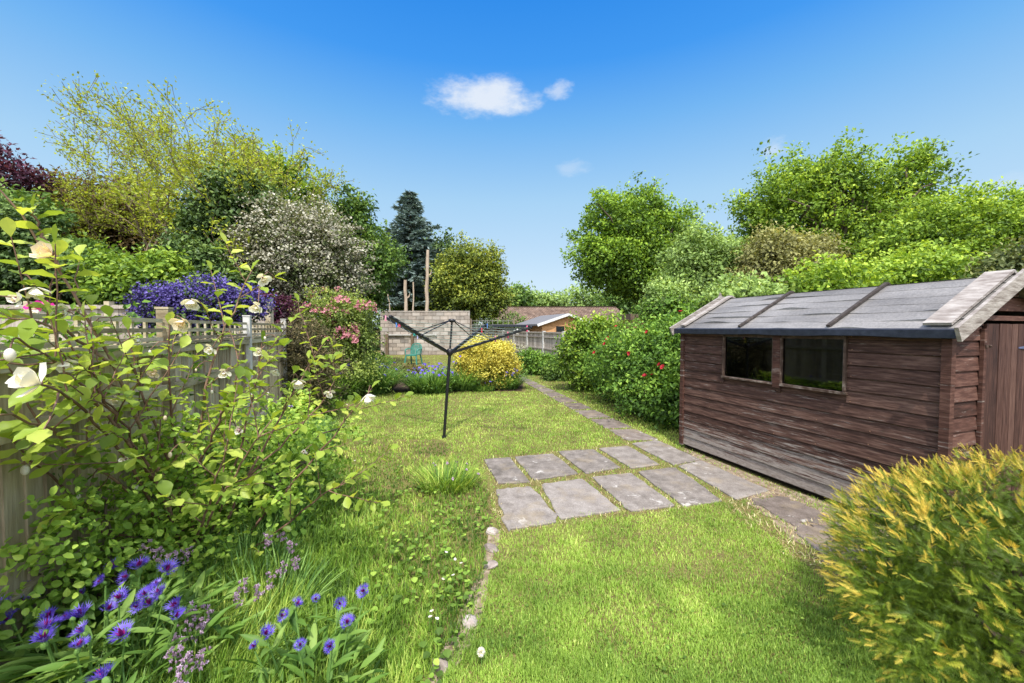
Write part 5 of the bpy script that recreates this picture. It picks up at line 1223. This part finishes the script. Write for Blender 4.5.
# ------------------------------------------------------------------ magnolia in the near bed
def magnolia():
    g = np.random.default_rng(91); base = np.array([-1.93, 2.42, 0]); t = thing('magnolia_shrub', 'open magnolia shrub with large light green leaves and nodding white flowers', 'shrub', base)
    stems = [
        [(186, 590, 2.42), (165, 480, 2.2), (112, 365, 1.9), (60, 270, 1.72), (0, 190, 1.6)],
        [(60, 270, 1.72), (42, 235, 1.68), (34, 212, 1.66)],
        [(188, 590, 2.42), (178, 480, 2.35), (169, 400, 2.3), (170, 325, 2.25)],
        [(165, 500, 2.25), (128, 440, 1.9), (70, 372, 1.55), (18, 338, 1.3)],
        [(172, 540, 2.3), (120, 450, 1.9), (70, 400, 1.45), (42, 385, 1.2)],
        [(190, 590, 2.42), (196, 470, 2.4), (208, 365, 2.45), (232, 315, 2.5), (252, 270, 2.55)],
        [(192, 590, 2.42), (245, 480, 2.6), (290, 400, 2.85), (322, 345, 3.0)],
        [(194, 590, 2.42), (270, 510, 2.6), (330, 440, 2.8), (372, 388, 2.95)],
        [(188, 590, 2.42), (235, 470, 2.5), (255, 390, 2.6), (262, 342, 2.65)],
        [(180, 560, 2.35), (110, 520, 2.0), (50, 480, 1.7), (12, 440, 1.5)],
        [(195, 585, 2.42), (260, 545, 2.35), (310, 505, 2.4), (345, 480, 2.45)],
        [(180, 540, 2.3), (150, 470, 2.05), (120, 420, 1.85), (100, 395, 1.8)],
        [(190, 560, 2.4), (220, 500, 2.2), (245, 455, 2.1), (272, 420, 2.1)],
        [(186, 570, 2.4), (205, 520, 2.15), (215, 480, 2.0), (228, 440, 1.9)],
        [(180, 560, 2.4), (140, 540, 2.1), (95, 530, 1.9), (65, 500, 1.8)],
        [(190, 590, 2.42), (200, 500, 2.7), (215, 420, 2.9), (240, 375, 3.1)],
        [(165, 480, 2.2), (135, 420, 2.3), (120, 370, 2.4), (100, 340, 2.5)],
        [(245, 480, 2.6), (270, 455, 2.7), (318, 410, 2.8), (340, 372, 2.9)],
        [(160, 520, 2.25), (90, 460, 1.8), (40, 425, 1.5), (0, 415, 1.3)],
        [(112, 365, 1.9), (80, 340, 1.75), (40, 322, 1.6), (8, 318, 1.5)],
        [(128, 440, 1.9), (105, 400, 1.75), (90, 375, 1.7), (65, 335, 1.62)],
        [(178, 480, 2.35), (150, 420, 2.2), (135, 370, 2.2), (128, 330, 2.2)],
        [(196, 470, 2.4), (215, 430, 2.3), (235, 390, 2.3), (240, 350, 2.3)],
    ]
    lp, lt, ls, allq = [], [], [], []
    def path(pts, r0, r1):
        W_ = np.array([at(*p) for p in pts]); s = np.linspace(0, 1, len(W_)); ss = np.linspace(0, 1, 14)
        P = np.stack([np.interp(ss, s, W_[:, i]) for i in range(3)], 1); P[1:-1] = (P[:-2] + 2 * P[1:-1] + P[2:]) / 4; P[1:-1] = (P[:-2] + 2 * P[1:-1] + P[2:]) / 4
        P[2:-1] += g.normal(size=(11, 3)) * .006; return P
    def leaves_along(P, start=.35, step=.045, size=.075):
        seg = np.linalg.norm(np.diff(P, axis=0), axis=1); cum = np.concatenate([[0], np.cumsum(seg)]); L = cum[-1]; s = L * start; k = 0
        while s < L:
            p = np.array([np.interp(s, cum, P[:, i]) for i in range(3)]); d = nrm(np.array([np.interp(min(L, s + .02), cum, P[:, i]) for i in range(3)]) - np.array([np.interp(max(0, s - .02), cum, P[:, i]) for i in range(3)]))
            a = k * 2.4 + g.normal() * .4; side_ = nrm(np.cross(d, [math.cos(a), math.sin(a), .4])); T = nrm(side_ * .9 + d * .45 + [0, 0, .10]); T[2] = T[2] * .55
            lp.append(p); lt.append(T); ls.append(size * (.65 + .6 * g.random())); s += step * (.6 + .8 * g.random()); k += 1
        lp.append(P[-1]); lt.append(nrm(P[-1] - P[-3] + [0, 0, .01])); ls.append(size)
    for i, st in enumerate(stems):
        P = path(st, 0, 0); Pl = P - base; r0 = .011 if i in (0, 2, 5, 6, 7) else .008
        mb = MB(); mb.tube(Pl, np.linspace(r0, .0032, 14), 7, v=g.random()); 
        leaves_along(P, .5 if i != 1 else 0, .055, .082)
        
        for q in range({0: 3, 1: 0}.get(i, 5)):
            k = int(4 + 9 * g.random()); d0 = nrm(P[min(13, k + 1)] - P[k - 1]); a = g.random() * 6.28; out_ = nrm(np.cross(d0, [math.cos(a), math.sin(a), .2])); dd = nrm(d0 * .6 + out_ * .8 + [.05, 0, .25]); L = .16 + .30 * g.random()
            s_ = np.linspace(0, 1, 6)[:, None]; Q = P[k] + dd * L * s_ + np.array([0, 0, 1]) * (.05 * L * s_ ** 2) + g.normal(size=(6, 3)) * .003
            if Q[-1, 0] < fence_x(Q[-1, 1]) + .08: continue
            if Q[-1, 1] < 1.05: continue
            mb.tube(Q - base, np.linspace(.0038, .0018, 6), 5); allq.append(Q); leaves_along(Q, .15, .042, .074)
        mb.build('stem', M['twig'], t, smooth=True); allq.append(P)
    LP = np.array(lp); LT = np.array(lt); n = len(LP); LS = np.array(ls)
    k = (LP[:, 0] > fence_x(LP[:, 1]) + .05) | (LP[:, 2] > 1.75); LP, LT, LS = LP[k], LT[k], LS[k]; n = len(LP)
    mb = MB(); Nn = np.column_stack([g.normal(size=n) * .3, -.12 + g.normal(size=n) * .3, np.ones(n)])
    mb.add(*inst(*RICH, LP - base, LT, Nn, np.column_stack([LS * (.52 + .16 * g.random(n)), LS, LS * (.3 + 1.6 * g.random(n))]), np.clip(.5 + .22 * g.normal(size=n), 0, 1))); mb.build('foliage', M['lf_magnolia'], t, smooth=True)
    print('magnolia leaves', n)
    AQ = np.vstack(allq) - base
    def stalk(mb, p, r_=.0026):
        dd = np.linalg.norm(AQ - p - [0, 0, .03], axis=1); q = AQ[np.argmin(dd)]; m_ = (p + q) / 2 + [0, 0, .25 * np.linalg.norm(p - q)]
        mb.tube([p, p * .6 + m_ * .4 + [0, 0, .004], m_, q], [r_, r_, r_, r_ * 1.2], 5, v=.4)
    fl = [(52, 256, 1.66, .052, 1, (.1, -.75, .35)), (35, 287, 1.6, .042, 0, (.2, -.2, -.8)), (66, 312, 1.75, .040, 0, (.2, -.7, -.1)), (66, 361, 1.5, .036, 0, (.3, -.4, -.6)), (40, 384, 1.12, .050, 0, (-.1, -.5, .3)),
          (192, 300, 2.35, .050, 0, (.3, -.5, -.6)), (184, 321, 2.25, .052, 1, (.1, -.6, -.4)), (262, 278, 2.5, .045, 0, (.6, -.5, -.4)), (258, 306, 2.55, .045, 0, (.1, -.6, -.3)), (298, 380, 2.8, .055, 0, (.3, -.5, -.6)), (368, 394, 2.9, .060, 0, (.2, -.3, -.85)), (260, 351, 2.6, .034, 0, (.2, -.7, -.2)), (277, 370, 2.8, .034, 0, (0, -.6, -.5)), (38, 310, 2.3, .03, 0, (0, -.6, -.5)), (305, 450, 2.7, .022, 0, (0, -.6, -.5)), (100, 423, 1.9, .03, 0, (.2, -.5, -.5)), (108, 425, 1.85, .034, 0, (.3, -.5, -.5)), (118, 398, 2.1, .03, 0, (.1, -.7, -.4)), (212, 348, 2.4, .034, 0, (0, -.7, -.3)), (155, 372, 2.2, .028, 1, (.2, -.7, -.3)), (88, 330, 2.0, .03, 0, (.2, -.8, -.1)), (140, 340, 2.2, .03, 0, (-.2, -.8, -.2)), (225, 372, 2.3, .032, 0, (.3, -.7, -.3)), (128, 460, 1.9, .026, 0, (.1, -.8, .1)), (82, 400, 1.6, .03, 0, (-.2, -.8, .1)), (330, 392, 2.9, .036, 0, (.2, -.7, -.4)), (240, 430, 2.2, .024, 0, (.1, -.8, .1)), (20, 300, 1.5, .026, 0, (.1, -.8, .1))]
    for k, (px, py, D, s, cream, d) in enumerate(fl):
        s *= 1.18; p = at(px, py, D * .965) - base; d = nrm(np.array(d, float)); ref = nrm(np.cross(d, [.3, .2, 1])); r2 = np.cross(d, ref); mb = MB(); ph = g.random() * 6
        for ring, (npet, opn, sc_) in enumerate(((3, .35, .85), (3, .75, 1.0), (3, 1.25, 1.0))):
            for q in range(npet):
                a = ph + ring * 1.05 + 2 * PI * q / npet + g.normal() * .1; rad_ = ref * math.cos(a) + r2 * math.sin(a); T = nrm(d * math.cos(opn + .12 * g.normal()) + rad_ * math.sin(opn)); Nn_ = nrm(d - rad_ * .6)
                mb.add(*inst(*PETAL, (p + rad_ * .003)[None], T[None], Nn_[None], np.array([[s * sc_ * .78, s * sc_, s * sc_ * .8]]), np.array([.4 + .5 * g.random()])))
        fo = mb.build('flower', M['fl_cream'] if cream else M['fl_white'], t, smooth=True)
        mb = MB(); mb.ell(p + d * .012, (.008, .008, .010), 8, 5); mb.build('flower_centre', M['fl_core'] if not cream else M['fl_cream'], fo)
        mb = MB(); stalk(mb, p - d * .004); mb.build('flower_stalk', M['twig'], fo)
    for k, (px, py, D, s) in enumerate(((110, 361, 1.9, .016), (25, 470, 1.55, .021), (10, 355, 1.25, .022), (265, 338, 2.6, .012), (165, 418, 2.1, .014), (212, 392, 2.4, .012), (150, 352, 2.2, .012), (268, 394, 2.7, .015), (170, 455, 2.0, .015), (78, 497, 1.8, .016), (236, 452, 2.1, .013), (136, 487, 2.0, .016), (196, 370, 2.4, .010), (90, 490, 1.8, .012), (252, 395, 2.6, .012), (345, 424, 2.9, .012), (347, 405, 2.9, .01))):
        p = at(px, py, D) - base; mb = MB(); mb.ell(p, (s * .62, s * .62, s), 9, 7, v=.6); bo = mb.build('bud', M['fl_white'] if k % 4 else M['fl_cream'], t, smooth=True); mb = MB(); stalk(mb, p + [0, 0, s * .8]); mb.build('bud_stalk', M['twig'], bo)
magnolia()

# ------------------------------------------------------------------ cornflowers and near bed plants
def floret(kk=4):
    V, Fc = [], []
    def tri(*p): k = len(V); V.extend(p); Fc.append([k, k + 1, k + 2])
    tri((-.03, 0, 0), (.03, 0, 0), (.03, .5, .08)); tri((-.03, 0, 0), (.03, .5, .08), (-.03, .5, .08))
    for a in np.linspace(-.75, .75, kk): 
        e = (.55 * math.sin(a), .5 + .5 * math.cos(a), .16); b = .06
        tri((-b + .05 * a, .46, .08), (b + .05 * a, .46, .08), e)
    return np.array(V, float), np.array(Fc)
FLORET = floret()
def corn_head(t, p, d, r, g, open_=1.0):
    ref = nrm(np.cross(d, [.3, .2, 1])); r2 = np.cross(d, ref); mb = MB(); n = 13; a = np.arange(n) * 2 * PI / n + g.random() * 6
    rad_ = ref * np.cos(a)[:, None] + r2 * np.sin(a)[:, None]; T = rad_ * (.85 * open_) + d * (.45 + .3 * g.random(n))[:, None] + g.normal(size=(n, 3)) * .08
    mb.add(*inst(*FLORET, np.tile(p, (n, 1)) + rad_ * .004, T, np.tile(d, (n, 1)) + g.normal(size=(n, 3)) * .2, r * (.85 + .3 * g.random(n)), np.clip(.5 + .3 * g.normal(size=n), 0, 1)))
    n2 = 9; a = np.arange(n2) * 2 * PI / n2; rad2 = ref * np.cos(a)[:, None] + r2 * np.sin(a)[:, None]
    mb.add(*inst(*FLORET, np.tile(p, (n2, 1)), rad2 * .5 + d, rad2, r * .62 * (.8 + .4 * g.random(n2)), .3 + .4 * g.random(n2)))
    fo = mb.build('flower', M['fl_blue'], t)
    mb = MB(); n3 = 16; a = g.random(n3) * 6.28; rad3 = ref * np.cos(a)[:, None] + r2 * np.sin(a)[:, None]; mb.add(*inst(*LEAF4, np.tile(p, (n3, 1)), rad3 * (.5 * g.random(n3))[:, None] + d, rad3, np.column_stack([np.full(n3, r * .16), r * .75 * (.7 + .5 * g.random(n3)), np.full(n3, r * .1)]), g.random(n3)))
    mb.build('flower_centre', M['fl_core'], fo)
    mb = MB(); Rr = np.stack([ref, r2, d], 1); mb.ell(p - d * r * .30, (r * .24, r * .24, r * .36), 8, 6, v=.2, R=Rr); mb.build('calyx', M['stalk'], fo)
def cornflowers(label, base, heads, nleaf, seed, rad, hgt, group, lw=1.0):
    g = np.random.default_rng(seed); t = thing('cornflower_plant', label, 'plant', (base[0], base[1], 0), 0, group); b = np.array([base[0], base[1], 0.])
    sm = MB(); LPs, LTs, LS = [], [], []
    for (p, r) in heads:
        p = np.array(p) - b; foot = np.array([p[0] * .55, p[1] * .55 + .02, 0]); d = nrm(np.array([g.normal() * .35, -.35 + g.normal() * .25, 1])); q = p - d * r * .5
        P = np.array([foot, foot * .6 + q * .4 + [0, 0, .02], foot * .15 + q * .85, q]); sm.tube(P, [.0045, .004, .003, .003], 5, v=.5)
        corn_head(t, p, nrm(d + g.normal(size=3) * .25), r * (.7 + .5 * g.random()), g, .45 + .8 * g.random())
        for k in range(5): f = .25 + .65 * g.random(); LPs.append(foot * (1 - f) + q * f); a = g.random() * 6.28; LTs.append([math.cos(a), math.sin(a), .5 + .4 * g.random()]); LS.append(.09 + .05 * g.random())
    if len(heads): sm.build('stem', M['stalk'], t)
    for k in range(nleaf):
        rr = rad * math.sqrt(g.random()); a = g.random() * 6.28; z = hgt * (.15 + .75 * g.random()) * (1 - .45 * (rr / rad) ** 2); LPs.append([rr * math.cos(a), rr * math.sin(a), z]); aa = a + g.normal() * .8; LTs.append([math.cos(aa), math.sin(aa), .45 + .5 * g.random()]); LS.append(.085 + .06 * g.random())
    LPs = np.array(LPs); LTs = np.array(LTs); LS = np.array(LS); n = len(LPs); mb = MB()
    kx = (LPs[:, 0] + b[0] > fence_x(LPs[:, 1] + b[1]) + .03); LPs, LTs, LS = LPs[kx], LTs[kx], LS[kx]; n = len(LPs)
    mb.add(*inst(*LANCE, LPs, LTs, np.column_stack([g.normal(size=n) * .3, g.normal(size=n) * .3, np.ones(n)]), np.column_stack([LS * .85 * lw, LS, LS * 1.3]), np.clip(.5 + .24 * g.normal(size=n), 0, 1))); mb.build('foliage', M['lf_corn'], t, smooth=True)
CG = 'cornflower plants in the near bed'
def HP(px, py, z, r): xy = gnd(px, py, z); return ((xy[0], xy[1], z), r)
A = [(52, 568), (33, 581), (35, 596), (23, 603), (4, 602), (89, 560), (118, 568), (139, 568), (166, 572), (83, 594), (120, 599), (145, 595), (160, 595), (178, 607), (48, 619), (70, 618), (83, 632), (124, 636), (104, 678), (78, 648), (50, 540)]
ga = np.random.default_rng(8)
A += [(px + ga.normal() * 14, py + 8 + abs(ga.normal()) * 10) for px, py in A[:16] if px > 20]
cornflowers('broad leafy cornflower plant crowded with violet-blue heads nearest the fence', (-1.70, 1.52), [HP(px, py, .41 + .08 * ga.random(), .044) for px, py in A], 1250, 501, .50, .40, CG)
B_ = [(364, 592), (339, 604), (316, 600), (296, 606), (281, 616), (266, 635), (255, 647), (300, 646), (347, 624), (331, 647)]
cornflowers('pale-leaved cornflower plant with ten separate violet heads beside the rough grass', (-.80, 1.50), [HP(px, py, .30 + .05 * ga.random(), .034) for px, py in B_], 130, 502, .24, .22, CG)
Cc = [(200, 424), (185, 437), (178, 450), (215, 420), (230, 424), (243, 420), (196, 444), (186, 460), (240, 414), (205, 402), (262, 420), (268, 410), (278, 432), (222, 437), (212, 452), (282, 395), (291, 408)]
cornflowers('cornflower plant with small distant blue heads seen through the magnolia stems', (-2.35, 3.5), [HP(px, py, .50 + .06 * ga.random(), .040) for px, py in Cc], 420, 503, .6, .42, CG)
# lilac bells: flowering stems with small hanging bells
def bells(label, heads, seed, sz=.011):
    g = np.random.default_rng(seed); W_ = np.array([HP(px, py, z, 0)[0] for px, py, z in heads]); b = np.array([W_[:, 0].mean(), W_[:, 1].mean(), 0]); t = thing('lilac_bell_plant', label, 'plant', b, 0, 'fading lilac bell plants in the near bed'); sm = MB()
    for p in W_ - b:
        sm.tube([p * [.8, .8, 0], p * [.92, .92, .6], p], [.004, .003, .002], 5, cap=False); mb = MB()
        for k in range(15):
            q = p + np.array([g.normal() * .013, g.normal() * .013, -.075 * g.random() + .02]); d = nrm(np.array([g.normal(), g.normal(), -.4])); mb.add(*blossom(q[None], d[None], sz, g, 5, LEAF4, .6)); mb.ell(q - d * sz * .3, (sz * .35, sz * .35, sz * .5), 5, 4, v=.2)
        mb.build('flower_spike', M['fl_lilac'], t)
    sm.build('stem', M['stalk'], t)
    n = 160; a = g.random(n) * 6.28; r = .18 * np.sqrt(g.random(n)); V, Fc, m = ribbon(np.column_stack([r * np.cos(a), r * np.sin(a), 0 * r]), a, .3 + .4 * g.random(n), 1.0 * g.random(n), .22 + .14 * g.random(n), .008 + .004 * g.random(n), 4); mb = MB(); mb.add(V, Fc, np.repeat(g.random(n), m)); mb.build('foliage', M['lf_iris'], t)
bells('lilac bell spikes rising right of the crowded cornflower plant', [(190, 608, .34), (205, 612, .32), (180, 628, .34), (196, 626, .3), (175, 650, .34), (186, 660, .32), (200, 655, .3), (178, 676, .34)], 601)
bells('lilac bell spikes in the long grass under the magnolia', [(245, 582, .3), (258, 590, .28), (270, 578, .28), (238, 596, .28), (282, 566, .28), (296, 560, .26)], 602)
bells('pale lilac spikes close behind the crowded cornflower heads', [(158, 552, .46), (172, 556, .44), (186, 552, .42), (20, 560, .5), (12, 552, .5), (146, 545, .46)], 603)
bells('lilac spikes between the magnolia foot and the rough grass', [(268, 537, .34), (282, 534, .32), (100, 515, .5), (116, 510, .5), (290, 545, .3)], 604)

# leafy ground cover of the bed, nobody could count it
n = 12000; g = np.random.default_rng(900); Dq = .9 + 8.2 * g.random(n) ** 1.25; xq = fence_x(Dq) + .06 + (bed_edge(Dq) - fence_x(Dq) - .02) * g.random(n)
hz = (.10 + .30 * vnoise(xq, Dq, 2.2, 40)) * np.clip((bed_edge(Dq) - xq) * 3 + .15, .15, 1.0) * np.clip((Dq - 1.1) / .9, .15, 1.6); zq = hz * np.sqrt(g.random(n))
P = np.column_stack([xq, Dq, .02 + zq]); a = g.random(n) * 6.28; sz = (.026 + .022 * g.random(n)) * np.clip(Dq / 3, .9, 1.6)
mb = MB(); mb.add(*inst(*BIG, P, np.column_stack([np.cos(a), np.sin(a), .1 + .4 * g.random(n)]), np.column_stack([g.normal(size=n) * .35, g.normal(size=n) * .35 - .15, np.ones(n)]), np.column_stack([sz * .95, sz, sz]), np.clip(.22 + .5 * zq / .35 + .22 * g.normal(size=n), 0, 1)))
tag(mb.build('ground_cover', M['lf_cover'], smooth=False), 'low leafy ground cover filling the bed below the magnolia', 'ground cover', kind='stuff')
n = 7000; Dq = 1.0 + 4.5 * g.random(n) ** 1.3; xq = fence_x(Dq) + .08 + (bed_edge(Dq) + .12 - fence_x(Dq)) * (.35 + .65 * g.random(n)); k = vnoise(xq, Dq, 3, 41) > .42; xq, Dq = xq[k], Dq[k]; n = len(xq)
V, Fc, m = ribbon(np.column_stack([xq, Dq, 0 * xq]), g.random(n) * 6.28, .1 + .4 * g.random(n), .9 * g.random(n), .18 + .20 * g.random(n), .007 + .005 * g.random(n), 4); mb = MB(); mb.add(V, Fc, np.repeat(np.clip(.45 + .25 * g.normal(size=n), 0, 1), m))
tag(mb.build('strap_leaves', M['lf_iris']), 'tall strap-shaped leaves mixed through the near flower bed', 'foliage', kind='stuff')
# bushy plant under the magnolia
tree('rose_like_shrub', 'small-leaved leafy bush filling the bed at the magnolia foot by the fence', 'shrub', (-1.98, 2.75, 0), [(0, .1, .42, .45, .5, .40), (.1, .6, .45, .5, .5, .42), (-.22, .9, .5, .5, .6, .5), (.2, -.15, .30, .40, .4, .28)], M['lf_cover'], 380, 12, .042, .11, 380, .03, 16, kw=dict(tmpl=BIG))
tree('fence_foot_bush', 'soft bush of small leaves leaning on the fence below the white bud', 'bush', (-1.96, 1.75, 0), [(.05, -.12, .46, .12, .22, .40), (.0, .2, .52, .16, .3, .44), (-.15, .7, .55, .3, .35, .5)], M['lf_cover'], 420, 12, .035, .09, 381, .02, 8, kw=dict(tmpl=BIG))
# small white clover-like flowers and one dandelion clock
for k, (px, py) in enumerate(((430, 618), (437, 620), (432, 612), (455, 560), (461, 564), (443, 580), (355, 461), (453, 576), (446, 553))):
    g_ = gnd(px, py, .07); t = thing('white_flower', 'tiny white flower in the rough grass by the stone edging', 'flower', (g_[0], g_[1], 0), g.random() * 6, 'tiny white flowers in the rough grass')
    mb = MB(); mb.tube([(0, 0, 0), (.004, 0, .04), (0, 0, .07)], .0015, 4); mb.build('stem', M['stalk'], t); mb = MB(); mb.add(*blossom(np.array([[0, 0, .071]]), np.array([[0, -.3, .9]]), .012, g, 5, PETAL, .9)); mb.build('petals', M['fl_white'], t)
g_ = gnd(481, 652, .08); t = thing('dandelion_clock', 'round fluffy dandelion seed head on the lawn edge near the stones', 'flower', (g_[0], g_[1], 0)); mb = MB(); mb.tube([(0, 0, 0), (.003, 0, .05), (0, 0, .08)], .0018, 5); mb.build('stem', M['stalk'], t)
mb = MB(); d = sph(220, g); mb.add(*inst(*LEAF4, d * .004 + [0, 0, .08], d, sph(220, g), np.column_stack([np.full(220, .004), np.full(220, .017), np.full(220, .004)]), .6)); mb.build('seed_head', M['fl_white'], t)
print('verts', sum(len(m.vertices) for m in bpy.data.meshes))
